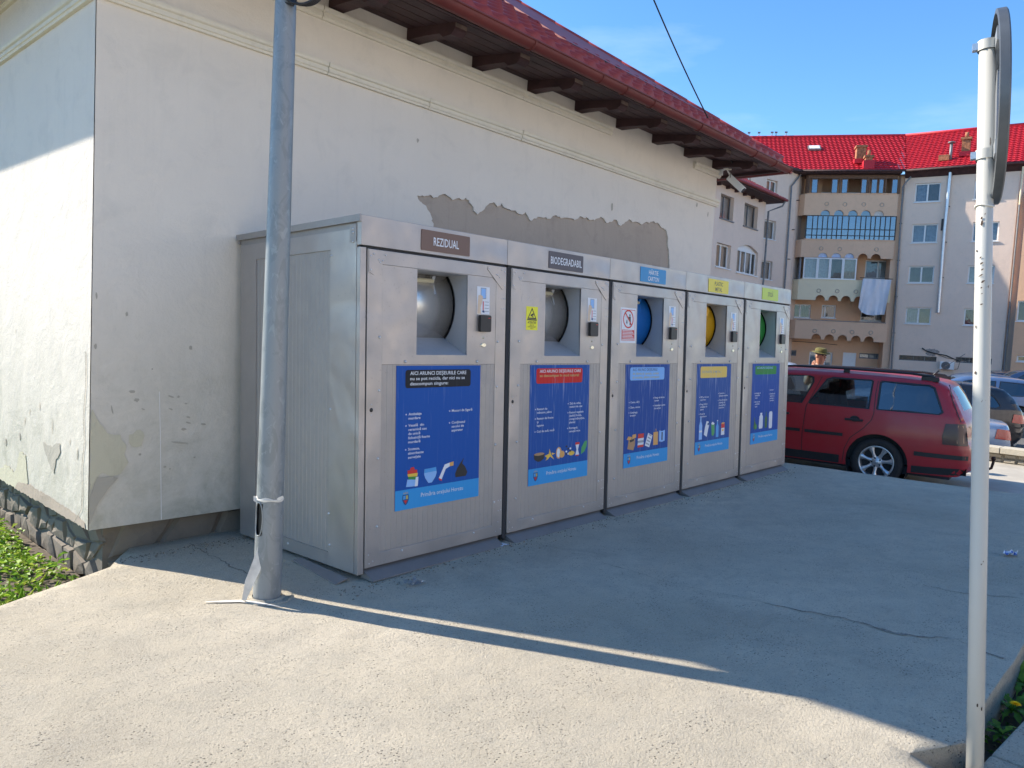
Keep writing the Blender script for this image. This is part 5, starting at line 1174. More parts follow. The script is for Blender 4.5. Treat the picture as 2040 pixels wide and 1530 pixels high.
# ---- other cars
def patch_on(t,ys_,P,s,off,m,name,step=.04):
    m2=MB(); m2.poly([P],fn=lambda u,v:(u,0,v)); o=m2.build('tmp',m,fix=False); xs=[p[0] for p in P]; zs=[p[1] for p in P]
    cut_grid(o,frange(min(xs)+step,max(xs),step),[],frange(min(zs)+step,max(zs),step))
    V=[(v.co.x,s*ys_(v.co.x,v.co.z,off),v.co.z) for v in o.data.vertices]; Fc=[tuple(p.vertices) for p in o.data.polygons]; me=o.data; bpy.data.objects.remove(o); bpy.data.meshes.remove(me)
    mb=MB(); mb.add(V,Fc,0,True); return mb.build(name,m,t,fix=False)
def gen_car(label,cat,pos,head,col,shape='sedan',paint=None,glass=None,group=None,**k):
    pt=paint or m_paint('paint_'+label.split()[0]+'_'+label.split()[1],col,.25,.3,.8,.15)
    if shape=='sedan':
        top=[(.15,.24),(.03,.34),(.0,.50),(.03,.70),(.06,.92),(.14,.97),(.70,1.02),(1.15,1.30),(1.35,1.38),(2.0,1.42),(2.5,1.40),(2.85,1.32),(3.35,1.0),(3.5,.95),(4.1,.86),(4.40,.72),(4.48,.50),(4.42,.28),(4.3,.23)]
        W=[[(1.12,1.02),(1.30,1.24),(1.42,1.31),(1.72,1.33),(1.78,1.02),(1.74,.99),(1.15,.99)],[(1.84,.99),(1.82,1.33),(2.35,1.33),(2.62,1.27),(2.98,1.02),(2.97,.99)]]
        fg=(2.85,3.35,1.0); rg=(.70,1.15,1.0); Wl=(.95,3.55)
    elif shape=='hatch':
        top=[(.12,.24),(.02,.34),(.0,.50),(.02,.80),(.08,.98),(.30,1.32),(.45,1.42),(1.2,1.47),(1.9,1.47),(2.3,1.42),(2.95,1.02),(3.1,.98),(3.6,.88),(3.85,.74),(3.92,.50),(3.88,.28),(3.8,.23)]
        W=[[(.45,.98),(.55,1.22),(.62,1.34),(1.22,1.37),(1.28,.98),(1.24,.95),(.5,.95)],[(1.34,.95),(1.32,1.37),(1.95,1.37),(2.15,1.32),(2.62,1.0),(2.6,.95)]]
        fg=(2.3,2.95,1.0); rg=(.08,.30,.98); Wl=(.70,3.15)
    else:
        top=[(.15,.26),(.02,.38),(.0,.55),(.03,.85),(.08,1.0),(.35,1.36),(.55,1.43),(1.3,1.49),(2.2,1.48),(2.7,1.40),(3.35,1.05),(3.5,1.0),(4.2,.90),(4.5,.76),(4.6,.52),(4.52,.3),(4.4,.25)]
        W=[[(.52,1.05),(.62,1.22),(.78,1.34),(1.10,1.37),(1.12,1.0),(1.05,.98),(.6,1.0)],[(1.18,.98),(1.17,1.37),(1.85,1.38),(1.95,.98)],[(2.02,.98),(1.94,1.38),(2.4,1.36),(2.6,1.3),(3.05,1.04),(3.03,.98)]]
        fg=(2.7,3.35,1.05); rg=(.08,.35,1.0); Wl=(.95,3.6)
    t,ys_,sk_=car(label,cat,pos,head,top,W,None,pt,L=top[-4][0] if shape!='x' else 4,belt=.98,wheels=Wl,front_glass=fg,rear_glass=rg,step=.12,glass=glass or M_glassd,Wd=.88,R=.32,group=group,zc=.66)
    for s in (1,-1):
        for x in Wl: wheel(t,x,s,R=.32,y=s*.76,spokes=9,rim=.21)
        xf=top[-4][0]; patch_on(t,ys_,[(xf-.34,.66),(xf-.04,.60),(xf-.06,.70),(xf-.26,.76)],s,.010,M_zinc,'headlight')
        patch_on(t,ys_,[(.02,.70),(.30,.72),(.27,.90),(.05,.88)],s,.012,bpy.data.materials.get('tail_red') or m_paint('tail_red',(.55,.02,.015),.15,0,1,.05),'tail_light')
    return t,ys_
def at(px,dep,z): 
    p=CR*((px-1020)/FPX*dep)+CF*dep; r=ray(px,700); p=Vector((r.x,r.y,0))*dep; return Vector((p.x,p.y,z))
LOT=-2.25
gen_car('white small car parked behind the man in the green hat','car',at(1660,14.4,ROAD)+Vector((0,.3,0)),R_(118),(.62,.66,.72),'hatch')
gen_car('black estate car with chrome window trim behind the low wall','car',at(2030,16.5,LOT+.22),R_(118),(.012,.014,.02),'estate')
gen_car('silver blue sedan with red tail lamp just behind the low wall','car',at(2016,14.2,LOT+.10),R_(110),(.32,.40,.52),'sedan')
gen_car('blue hatchback in the lot, roof showing over the black estate','car',at(2080,22.5,LOT+.25),R_(112),(.09,.16,.30),'hatch')
gen_car('grey sedan farther back in the lot, next to the sign pole','car',at(2090,27,LOT+.30),R_(115),(.20,.24,.30),'sedan')
gen_car('dark blue hatchback nearest the facade under the air conditioner','car',at(2020,36,LOT+.20),R_(20),(.02,.03,.06),'estate')
gen_car('dark grey blue car at the far right edge below the orange bay','car',at(2150,33,LOT+.35),R_(112),(.10,.14,.22),'hatch')
# ================================================================ man in a green hat
def skin_chain(mb_pts,edges,radii,name,m,parent,sub=2,root=0):
    me=bpy.data.meshes.new(name); me.from_pydata([tuple(p) for p in mb_pts],edges,[]); o=bpy.data.objects.new(name,me); COL.objects.link(o); o.parent=parent; me.materials.append(m)
    md=o.modifiers.new('skin','SKIN'); md.use_smooth_shade=True
    for i,r in enumerate(radii):
        v=me.skin_vertices[0].data[i]; v.radius=(r,r) if not isinstance(r,tuple) else r
        v.use_root=(i==root)
    sd_=o.modifiers.new('sub','SUBSURF'); sd_.levels=sub; sd_.render_levels=sub
    return o
M_skin=simple('sunburnt_skin',(.42,.20,.12),.5,0,.15,20); M_shirt=mat('white_shirt',(.70,.70,.68),.85,0,.08,9); M_trous=mat('dark_trousers',(.04,.04,.05),.85); M_hat=simple('olive_felt_hat',(.11,.095,.02),.85,0,.2,30)
mp=at(1634,12.0,ROAD); face=math.atan2(-mp.y,-mp.x)-R_(-38)
mp.z+=.05; man=thing('person','man in an olive hat and white shirt standing behind the red car, one arm raised','person',mp,rotz(face))
# local: +x the way he faces, +y his left; scaled to 1.64 m
S=lambda *a:Vector(a)
V=[S(0,0,.90),S(0,0,1.05),S(.0,0,1.22),S(0,0,1.34),S(.005,0,1.42),S(.02,0,1.50),S(.03,0,1.575),S(.02,0,1.62),
   S(0,.09,.86),S(.01,.10,.48),S(0,.10,.08),S(.12,.11,.03),S(0,-.09,.86),S(.01,-.10,.48),S(0,-.10,.08),S(.12,-.11,.03),
   S(0,.17,1.31),S(-.02,.23,1.04),S(.10,.22,.82),S(.13,.215,.74),
   S(0,-.17,1.31),S(.06,-.25,1.10),S(.17,-.27,1.28),S(.19,-.27,1.35)]
Eg=[(0,1),(1,2),(2,3),(3,4),(4,5),(5,6),(6,7),(0,8),(8,9),(9,10),(10,11),(0,12),(12,13),(13,14),(14,15),(3,16),(16,17),(17,18),(18,19),(3,20),(20,21),(21,22),(22,23)]
Rr=[(.13,.15),(.12,.14),(.125,.16),(.09,.13),.052,(.078,.07),(.088,.078),(.06,.055),.085,.058,.045,.04,.085,.058,.045,.04,.06,.044,.034,.03,.06,.044,.034,.03]
body=skin_chain(V,Eg,Rr,'body',M_skin,man)
def jacket(V_,E_,R_2,name,m): return skin_chain(V_,E_,R_2,name,m,man)
jacket([V[0],V[1],V[2],V[3],V[16],V[17],V[20],V[21]],[(0,1),(1,2),(2,3),(3,4),(4,5),(3,6),(6,7)],[(.145,.165),(.138,.155),(.142,.178),(.105,.15),.075,.060,.075,.060],'shirt',M_shirt)
jacket([V[0],V[8],V[9],V[10],V[12],V[13],V[14]],[(0,1),(1,2),(2,3),(0,4),(4,5),(5,6)],[(.148,.165),.10,.075,.062,.10,.075,.062],'trousers',M_trous)
for s,base,dv,sv in ((1,V[19],S(.25,0,-1).normalized(),S(0,1,0)),(-1,V[23],S(.25,0,1).normalized(),S(0,-1,0))):
    palm=base+dv*.05; pts=[base,palm+dv*.02]; ed=[(0,1)]; ra=[(.022,.03),(.018,.036)]
    fw_=S(1,0,0)
    for k,(o_,l_) in enumerate([(-.028,.065),(-.010,.075),(.010,.072),(.027,.055)]):
        b_=palm+dv*.03+fw_.cross(sv)*0+S(o_,0,0); i0=len(pts); pts+= [b_,b_+dv*l_*.5,b_+dv*l_*.9+sv*(-.015)]; ed+=[(1,i0),(i0,i0+1),(i0+1,i0+2)]; ra+=[.010,.009,.008]
    i0=len(pts); pts+=[palm+S(.045,0,0),palm+S(.06,0,0)+dv*.04]; ed+=[(1,i0),(i0,i0+1)]; ra+=[.011,.009]
    skin_chain(pts,ed,ra,'hand',M_skin,body,1)
hc_=S(.03,0,1.565)
mb=MB(); mb.tube([hc_+S(.085,0,.0),hc_+S(.108,0,-.028),hc_+S(.088,0,-.038)],[.010,.017,.012],8); mb.build('nose',M_skin,body)
for s in (1,-1):
    mb=MB(); mb.lathe([(0,.012),(.008,.009),(.012,0),(.008,-.009),(0,-.012)],(hc_.x+.078,s*.030,hc_.z+.012),n=10); mb.build('eye',M_dark,body)
    mb=MB(); mb.obox(hc_+S(.086,s*.031,.032),(0,1,0),(1,0,0),ZZ,.019,.006,.004); mb.build('eyebrow',M_dark,body)
    mb=MB(); mb.lathe([(0,.008),(.020,.006),(.028,0),(.020,-.006),(0,-.008)],(hc_.x-.005,s*.080,hc_.z-.005),'Y',12); mb.build('ear',M_skin,body)
mb=MB(); mb.obox(hc_+S(.084,0,-.062),(0,1,0),(1,0,0),ZZ,.024,.006,.005); mb.build('mouth',mat('lips',(.25,.08,.07),.6),body,bevel=.002)
mb=MB(); mb.lathe([(.084,.0),(.088,.03),(.080,.045),(.05,.05),(.0,.05)],(hc_.x-.018,0,hc_.z+.01),n=20); mb.build('hair',mat('grey_hair',(.16,.15,.14),.8),body)
hat=thing_h=None
mb=MB(); mb.lathe([(.145,.0),(.15,.004),(.142,.008),(.100,.012),(.097,.05),(.088,.085),(.065,.105),(.03,.095),(.0,.088)],(0,0,0),n=28)
mb.v=[(x*1.0,y*.92,z*.72+.012*abs(x)/.15*(-1 if x>0 else .4)) for x,y,z in mb.v]; h_=mb.build('hat',M_hat,man); h_.location=hc_+S(-.012,0,.052); h_.rotation_euler=(0,R_(6),0)
mb=MB(); mb.lathe([(.1005,.014),(.0995,.034)],n=28); mb.v=[(x*1.0,y*.92,z*.72) for x,y,z in mb.v]; mb.build('hat_band',mat('hat_band',(.06,.07,.02),.8),h_,fix=False)
# ================================================================ apartment building and its neighbour
class Facade:
    def __init__(s,P,deg):
        a=R_(deg); s.P=Vector((P.x,P.y,0)); s.u=Vector((math.cos(a),math.sin(a),0)); n=Vector((-s.u.y,s.u.x,0))
        s.n=n if n.dot(-s.P)>0 else -n
    def st(s,px,py,d=0):
        h=hit(px,py,s.n,s.n.dot(s.P+s.n*d)); return ((h-s.P).dot(s.u),h.z)
    def pt(s,a,z,d=0): return s.P+s.u*a+s.n*d+ZZ*z
    def rect(s,px0,py0,px1,py1,d=0):
        a=s.st(px0,py0,d);b=s.st(px1,py1,d); return (min(a[0],b[0]),max(a[0],b[0]),min(a[1],b[1]),max(a[1],b[1]))
CP=ray(1791,500)*50
FR=Facade(CP,98); FM=Facade(CP,118); FA=Facade(ray(1578,500)*51.5,-14); FS=Facade(ray(1519,500)*40,1)
apt=thing('apartment_building','four storey tan and grey apartment block with bright red tiled roof and scalloped balconies','building',(CP.x,CP.y,LOT))
ao=Vector(apt.location)
def A(mb,name,mats,parent=apt,**k):
    mb.v=[tuple(Vector(v)-ao) for v in mb.v]; return mb.build(name,mats,parent,**k)
def wall(F,s0,s1,z0,z1,holes,m,name,d=0.,th=.25,build=A,extra=None):
    mb=MB(); hs=[]
    for h in holes:
        hs.append(h if isinstance(h,list) else [(h[0],h[2]),(h[0],h[3]),(h[1],h[3]),(h[1],h[2])])
    mb.prism([[(s0,z0),(s1,z0),(s1,z1),(s0,z1)]]+hs,lambda u,v,dd:F.pt(u,v,d-dd),0,th,back=False)
    return build(mb,name,m,fix=False)
def fbox(mb,F,s0,s1,z0,z1,d0,d1,mi=0):
    P=[F.pt(s,z,d) for z in (z0,z1) for s,d in ((s0,d0),(s1,d0),(s1,d1),(s0,d1))]
    mb.add(P,[(0,3,2,1),(4,5,6,7),(0,1,5,4),(1,2,6,5),(2,3,7,6),(3,0,4,7)],mi)
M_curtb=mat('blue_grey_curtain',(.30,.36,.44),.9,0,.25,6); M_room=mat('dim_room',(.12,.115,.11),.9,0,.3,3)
def window(F,r,d=0.,panes=(.5,),frame=M_frame,curt=None,build=A,sill=True,depth=.14,fr=.08,name='window'):
    s0,s1,z0,z1=r; mb=MB(); w_=s1-s0
    dd=d-depth
    mb.prism([[(s0,z0),(s1,z0),(s1,z1),(s0,z1)],[(s0+fr,z0+fr),(s0+fr,z1-fr),(s1-fr,z1-fr),(s1-fr,z0+fr)]],lambda u,v,q:F.pt(u,v,dd+.03-q),0,.06)
    for p in panes: fbox(mb,F,s0+w_*p-fr*.55,s0+w_*p+fr*.55,z0+fr,z1-fr,dd-.03,dd+.032)
    wo_=build(mb,name,frame,fix=False)
    mb=MB(); mb.add([F.pt(s0+.02,z0+.02,dd),F.pt(s1-.02,z0+.02,dd),F.pt(s1-.02,z1-.02,dd),F.pt(s0+.02,z1-.02,dd)],[(0,1,2,3)]); build(mb,'pane',M_glassw,wo_,fix=False)
    mb=MB(); e=[0]+list(panes)+[1]
    cs=curt if isinstance(curt,(list,tuple)) else [curt]*(len(e)-1)
    for i in range(len(e)-1):
        a,b=s0+w_*e[i]+.01,s0+w_*e[i+1]-.01
        n=12; vs=[]
        for k in range(n+1):
            for z in (z0+.02,z1-.02): vs.append(F.pt(a+(b-a)*k/n,z,dd-.10-(.02 if k%2 else 0)))
        m3=MB(); m3.add(vs,[(2*k,2*k+2,2*k+3,2*k+1) for k in range(n)]); build(m3,'curtain_or_dim_room',cs[i] or M_room,wo_,fix=False)  # curtain sheet; with M_room a dark sheet painted in for the room's shade
    if sill:
        mb=MB(); fbox(mb,F,s0-.05,s1+.05,z0-.05,z0,-.0+d-depth+.03,d+.07); build(mb,'sill',frame,wo_,fix=False)
    return wo_
# ---- right facade
EZ=12.0
RW=[((1824,366),(1872,401)),((1818,447),(1866,483)),((1811,530),(1859,564)),((1805,612),(1853,646))]
rects=[]
for a,b in RW: rects.append(FR.rect(*a,*b))
wd=1.42; c2=[]
for i,(a,(s0,s1,z0,z1)) in enumerate(zip(RW,rects)):
    cx=FR.st([1966,1963,1954,1946][i],[385,463,547,630][i])[0]; c2.append((cx-wd/2,cx+wd/2,z0,z1))
bs=[FR.rect(1791,707,1865,722),FR.rect(1904,711,1975,727)]
bs=[(a,b,z0+.03,z1) for a,b,z0,z1 in bs]
SR=FR.st(2018,500)[0]
wall(FR,SR,-.002,LOT-.1,EZ,rects+c2+bs,M_greyr,'wall')
fr_c=[M_curtb,None,M_room,M_room]
for i,r in enumerate(rects): window(FR,r,curt=[[M_room,M_curtb],[M_curtb,M_curtb],[M_room,M_room],[M_room,M_curtb]][i])
for i,r in enumerate(c2): window(FR,r,curt=[[M_curtb,M_curtb],[M_curtb,M_curtb],[M_room,M_curt],[M_room,M_room]][i])
for r in bs: window(FR,r,panes=(.32,.62),frame=M_pipe,curt=M_room,sill=False,depth=.2,fr=.04)
mb=MB(); fbox(mb,FR,SR,-.003,LOT,-1.5,0,.25); A(mb,'plinth',m_plaster('light_stone_plinth',(.40,.37,.32),(.25,.23,.2),.6))
# ---- block volumes behind (roof support, ends)
mb=MB(); fbox(mb,FR,SR-6,.6,LOT,EZ-.02,-.45,-9); A(mb,'building_core',M_greyr)
mb=MB(); fbox(mb,FM,-.1,17,LOT,EZ-.02,-1.72,-9); A(mb,'building_core',M_greyr)
# ---- orange bay at the far right
bz=FR.st(2030,402)[1]
wr=FR.rect(2028,598,2060,640,.9); wr2=FR.rect(2026,708,2060,722,.45)
wall(FR,SR-6,SR-.45,LOT-.1,bz,[wr,wr2],M_orange,'bay_wall',d=.45)
window(FR,wr,.45,curt=M_room); window(FR,wr2,.45,curt=M_room)
mb=MB(); mb.add([FR.pt(SR-.45,LOT,.45),FR.pt(SR-.45,LOT,-.3),FR.pt(SR-.45,bz,-.3),FR.pt(SR-.45,bz,.45)],[(0,1,2,3)]); A(mb,'bay_side_wall',M_orange,fix=False)
# ---- tiled roofs: rows of stepped, rippled tiles in one sheet per slope
def tiled(F,fs0,fs1,z0,run,slope,d0,name='roof_tiles',m=M_redtile,row=.35,pitch=.30,skip=None,build=A,thick=.075):
    mb=MB(); nr=int(run/(row*math.cos(slope))); vs=[]
    for r in range(nr+1):
        q=r*row*math.cos(slope); qn=min(run,(r+1)*row*math.cos(slope)); 
        if q>=run: break
        a=fs0(q);b=fs1(q); n=max(2,int((b-a)/pitch*4)); base=len(vs); V=[]
        for j,(qq,h) in enumerate(((q,0.),(q,thick),(qn,.004))):
            for k in range(n+1):
                s=a+(b-a)*k/n; ph=s/pitch*2*math.pi; hh=h+(.022*math.cos(ph) if j else .0)+(.0)
                V.append(F.pt(s,z0+qq*math.tan(slope)+hh*math.cos(slope),d0-qq+hh*math.sin(slope)))
        m_=n+1; mb.add(V,[(j*m_+k,j*m_+k+1,(j+1)*m_+k+1,(j+1)*m_+k) for j in (0,1) for k in range(n)])
    o=build(mb,name,m,fix=False); o['kind']='stuff'; return o
SLP=R_(32); RN=5.9; t10=math.tan(R_(10)); ov=.55
tiled(FR,lambda q:SR-(0.25 if q>-1 else 0),lambda q:(q-ov)*t10,EZ+.05,RN,SLP,ov)
tiled(FM,lambda q:-(q-ov)*t10,lambda q:17.,EZ+.05,RN,SLP,ov)
zr=EZ+.05+RN*math.tan(SLP)
mb=MB(); mb.tube([FR.pt(SR-.3,zr+.05,ov-RN),FR.pt((RN-ov)*t10,zr+.05,ov-RN)],.11,8); mb.tube([FM.pt(-(RN-ov)*t10,zr+.05,ov-RN),FM.pt(17,zr+.05,ov-RN)],.11,8); A(mb,'ridge_cap',M_redtile)
mb=MB(); mb.tube([FR.pt(SR-.25,EZ+.1,ov),FR.pt(SR-.25,zr+.05,ov-RN)],.09,8); A(mb,'verge_cap',M_redtile)
# roof backs (seen only by the light) and soffits
mb=MB(); mb.add([FR.pt(SR-.25,zr,ov-RN),FR.pt(1.1,zr,ov-RN),FR.pt(1.1,EZ,-10),FR.pt(SR-.25,EZ,-10)],[(0,1,2,3)]); mb.add([FM.pt(-1,zr,ov-RN),FM.pt(17,zr,ov-RN),FM.pt(17,EZ,-10),FM.pt(-1,EZ,-10)],[(0,1,2,3)]); A(mb,'rear_roof',M_redtile,fix=False)
mb=MB(); mb.add([FR.pt(SR-.25,EZ+.02,ov-.03),FR.pt(-ov*t10,EZ+.02,ov-.03),FR.pt(0,EZ+.02,-.4),FR.pt(SR-.25,EZ+.02,-.4)],[(0,1,2,3)]); mb.add([FR.pt(SR-.25,EZ-.40,.02),FR.pt(0,EZ-.40,.02),FR.pt(0,EZ+.02,ov-.06),FR.pt(SR-.25,EZ+.02,ov-.06)],[(0,1,2,3)]); A(mb,'soffit',M_wood,fix=False)
mb=MB(); fbox(mb,FM,.3,17,EZ-.15,EZ+.03,-1.7,ov-.05); A(mb,'eave_board',M_wood,fix=False)
mb=MB(); mb.tube([FR.pt(SR-.2,EZ-.02,ov+.06),FR.pt(-ov*t10,EZ-.02,ov+.06)],.075,8); mb.tube([FM.pt(ov*t10,EZ-.02,ov+.06),FM.pt(6.6,EZ-.02,ov+.06)],.075,8); A(mb,'roof_gutter',M_wood)
# small red lean-to roof over the orange bay
tiled(FR,lambda q:SR-6,lambda q:SR-.35,bz+.02,1.6,R_(30),.75,'bay_roof_tiles')
# ---- chimneys, flue, skylight
M_chim=simple('old_chimney_render',(.33,.14,.07),.9,0,.5,8,.4,20)
def onroof(F,px,py):
    n=(F.n*math.sin(SLP)+ZZ*math.cos(SLP)); P=F.pt(0,EZ+.05,ov); return hit(px,py,n,n.dot(P))
def chim(F,px,py,w,h,pots=1,base=.5):
    w*=.78
    p=onroof(F,px,py); mb=MB(); mb.obox(p+ZZ*(h/2),F.u,F.n,ZZ,w/2,w/2,h/2); mb.obox(p+ZZ*(h+.05),F.u,F.n,ZZ,w/2+.07,w/2+.07,.07)
    c=A(mb,'chimney',M_chim); mb=MB()
    for i in range(pots): q=p+ZZ*(h+.12)+F.u*((i-(pots-1)/2)*.3); mb.tube([q,q+ZZ*.35],.11,8)
    A(mb,'chimney_pot',M_chim,c); mb=MB(); mb.obox(p+ZZ*(base*.2),F.u,F.n,ZZ,w/2+.12,w/2+.12,base*.5); A(mb,'chimney_flashing',M_redtile,c)
chim(FM,1713,325,.75,1.0,0,.3); chim(FM,1729,334,.55,.65,1,.6); chim(FR,1923,310,.6,1.0,1,.3)
p=onroof(FR,1893,318); mb=MB(); mb.tube([p-ZZ*.2,p+ZZ*1.05],.09,10); mb.tube([p+ZZ*1.05,p+ZZ*1.12],.22,10); A(mb,'flue',M_pipe); mb=MB(); mb.obox(p-FR.u*-.35+ZZ*.1,FR.u,FR.n,ZZ,.30,.3,.18); A(mb,'flue_base',M_chim)
p=onroof(FM,1622,298); nn_=FM.n*math.sin(SLP)+ZZ*math.cos(SLP); tt_=ZZ*math.sin(SLP)-FM.n*math.cos(SLP)
mb=MB(); mb.obox(p+nn_*.12,FM.u,tt_,nn_,.42,.38,.06); so_=A(mb,'skylight',M_pipe); mb=MB(); mb.obox(p+nn_*.19,FM.u,tt_,nn_,.34,.30,.012); A(mb,'pane',M_frame,so_)
for px in (1492,1512,1538,1546,1566):
    q=FM.st(px,268,ov-RN); b=FM.pt(q[0],zr+.1,ov-RN); mb=MB(); mb.tube([b,b+ZZ*.28],.03,6); mb.obox(b+ZZ*.30,FM.u,FM.n,ZZ,.10,.04,.05); A(mb,'roof_vent',M_pipe)
# ---- pipes, air conditioner, soot-blackened cable on the right facade
def pipe(F,pix,r,m,name,d=.12,brk=True):
    P=[F.pt(*F.st(*p,d),d) for p in pix]; mb=MB(); mb.tube(P,r,10); o=A(mb,name,m,fix=False)
    if brk:
        L=(P[-1]-P[0]).length; n=int(L/2.6)
        for k in range(1,n+1):
            c=P[0].lerp(P[-1],k/(n+1)); mb=MB(); mb.obox(c-F.n*d*.5,F.u,F.n,ZZ,r+.03,d*.5+.02,.02); A(mb,'pipe_bracket',M_black,o)
pipe(FR,[(1893.5,340),(1881,465),(1869,623)],.105,M_zinc,'flue_pipe')
mb=MB(); r_=FR.rect(1876,436,1882,459,.1); fbox(mb,FR,*r_,0,.12); A(mb,'flue_cap_box',M_black)
pipe(FR,[(1815,352),(1806,362),(1799,372)],.05,M_pipe,'drainpipe',.3,False); pipe(FR,[(1799,372),(1776,735)],.055,M_pipe,'drainpipe')
s_=SR-.12
mb=MB(); mb.tube([FR.pt(s_,EZ-.2,.3),FR.pt(s_,EZ-1.0,.14),FR.pt(s_,bz-.2,.14)],.055,8); A(mb,'drainpipe',M_creamr,fix=False); mb=MB(); mb.tube([FR.pt(s_,bz-.2,.14),FR.pt(s_,LOT,.14)],.055,8); A(mb,'drainpipe',M_pipe,fix=False)
a0,a1,z0,z1=FR.rect(1873,720,1900,737,.3)
mb=MB(); fbox(mb,FR,a0,a1,z0,z1,.05,.34); ac=A(mb,'air_conditioner',M_frame,bevel=.02)
cc_=FR.pt(a1-.33,(z0+z1)/2,.345); mb=MB()
for rr_ in (.24,.17,.10): mb.tube([cc_+FR.u*(rr_*math.cos(2*math.pi*k/20))+ZZ*(rr_*math.sin(2*math.pi*k/20)) for k in range(21)],.012,5,cap=False)
A(mb,'fan_grille',M_black,ac,fix=False); mb=MB(); mb.add([cc_+FR.u*(.25*math.cos(2*math.pi*k/20))+ZZ*(.25*math.sin(2*math.pi*k/20))-FR.n*.002 for k in range(20)],[tuple(range(20))]); A(mb,'fan',M_pipe,ac,fix=False)
def cable(F,pix,r,d=.04,name='wall_cable',m=M_black): mb=MB(); mb.tube([F.pt(*F.st(*p,d),d) for p in pix],r,6); A(mb,name,m,fix=False)
cable(FR,[(1837,693),(1845,699),(1862,704),(1885,708),(1905,717)],.035); cable(FR,[(1866,705),(1885,713),(1905,716),(1912,722),(1908,735),(1901,736)],.015)
mb=MB(); r0_=random.Random(5)
for k in range(1):
    c=FR.st(1857,701); P=[(c[0]+.42*math.cos(2*math.pi*i/22)*r0_.uniform(.6,1.15),c[1]+.26*math.sin(2*math.pi*i/22)*r0_.uniform(.6,1.15)) for i in range(22)]; mb.poly([P],fn=lambda u,v:FR.pt(u,v,.006))
A(mb,'soot_stain',simple('soot',(.34,.30,.275),.95,0,.3,9),fix=False)
# ---- balcony stack
BD=-1.35
BAL=[dict(tl=(1608,385),tr=(1794,388),bl=(1606,428),br=(1791,431),ar=[1644,1671,1699,1725,1751],at=418.5,m=M_tan,circ=[(1647,406),(1683.5,407),(1721,407),(1757,408)]),
     dict(tl=(1601,477),tr=(1787,480),bl=(1599,512),br=(1784,516),ar=[1639,1666,1692,1719,1745],at=504.5,m=M_tan,circ=[(1636,495),(1673,496),(1746,497)]),
     dict(tl=(1595,555),tr=(1779,563),bl=(1593,598),br=(1778,602),ar=[1633.5,1659.7,1685,1711,1737],at=589.5,m=M_creamr,circ=[(1631,579),(1668,580),(1705,581),(1743,583)]),
     dict(tl=(1590,637),tr=(1775,645),bl=(1587,676),br=(1772,681),ar=[1625.5,1651.5,1677.7,1705,1731],at=668,m=M_tan,circ=[(1623,659),(1660.5,660),(1697.5,661.5),(1735,662.5)])]
lev=[]
sL=FM.st(1600,500)[0]; sRr=.45
for i,b in enumerate(BAL):
    zt=(FM.st(*b['tl'])[1]+FM.st(*b['tr'])[1])/2; zb=(FM.st(*b['bl'])[1]+FM.st(*b['br'])[1])/2
    zt=zb+ (FM.st(*b['tl'])[1]-FM.st(*b['bl'])[1]+FM.st(*b['tr'])[1]-FM.st(*b['br'])[1])/2
    P=[(sRr,zt),(sRr,zb)]
    cs=sorted(FM.st(x,(b['bl'][1]+b['br'][1])/2)[0] for x in b['ar'])
    rad=.30; zc_=FM.st(1690,b['at'])[1]-rad
    for c in cs:
        P.append((c-rad,zb))
        for k in range(11): a=math.pi-math.pi*k/10; P.append((c+rad*math.cos(a),max(zb,zc_+rad*math.sin(a)) if zc_+rad*math.sin(a)>zb else zb+.001*k*0+zb*0+.0))
        P.append((c+rad,zb))
    # drop duplicate points
    Q=[]
    for p in P+[(sL,zb),(sL,zt)]:
        if not Q or (abs(p[0]-Q[-1][0])+abs(p[1]-Q[-1][1]))>1e-3: Q.append(p)
    mb=MB(); mb.prism([Q],lambda u,v,d:FM.pt(u,v,-d),0,.14); bal=A(mb,'balcony_front',b['m'],fix=False)
    for (x,y) in b['circ']:
        c=FM.st(x,y); mb=MB(); mb.tube([FM.pt(c[0]+.12*math.cos(2*math.pi*k/16),c[1]+.12*math.sin(2*math.pi*k/16),.008) for k in range(17)],.024,5,cap=False); A(mb,'ring_ornament',M_mortar,bal,fix=False)
    mb=MB(); mb.prism([[(0,zb),(1.45,zb),(1.45,zt),(0,zt)]],lambda u,v,d:FM.pt(sL+u*.62-d,v,-u*.93),0,-.14); A(mb,'balcony_side',b['m'],fix=False); mb=MB(); mb.prism([[(0,zb),(1.45,zb),(1.45,zt),(0,zt)]],lambda u,v,d:FM.pt(sRr+d,v,-u),0,-.14); A(mb,'balcony_side',b['m'],fix=False)
    zf=zb+.52; mb=MB(); fbox(mb,FM,sRr+.15,sL-.15,zf-.10,zf,BD+.0,-.145); A(mb,'balcony_floor',M_greyr)
    mb=MB(); fbox(mb,FM,sRr-.03,sL+.03,zt,zt+.05,-.18,.04); A(mb,'balcony_coping',M_pipe if i==3 else b['m'])
    lev.append((zt,zb,zf))
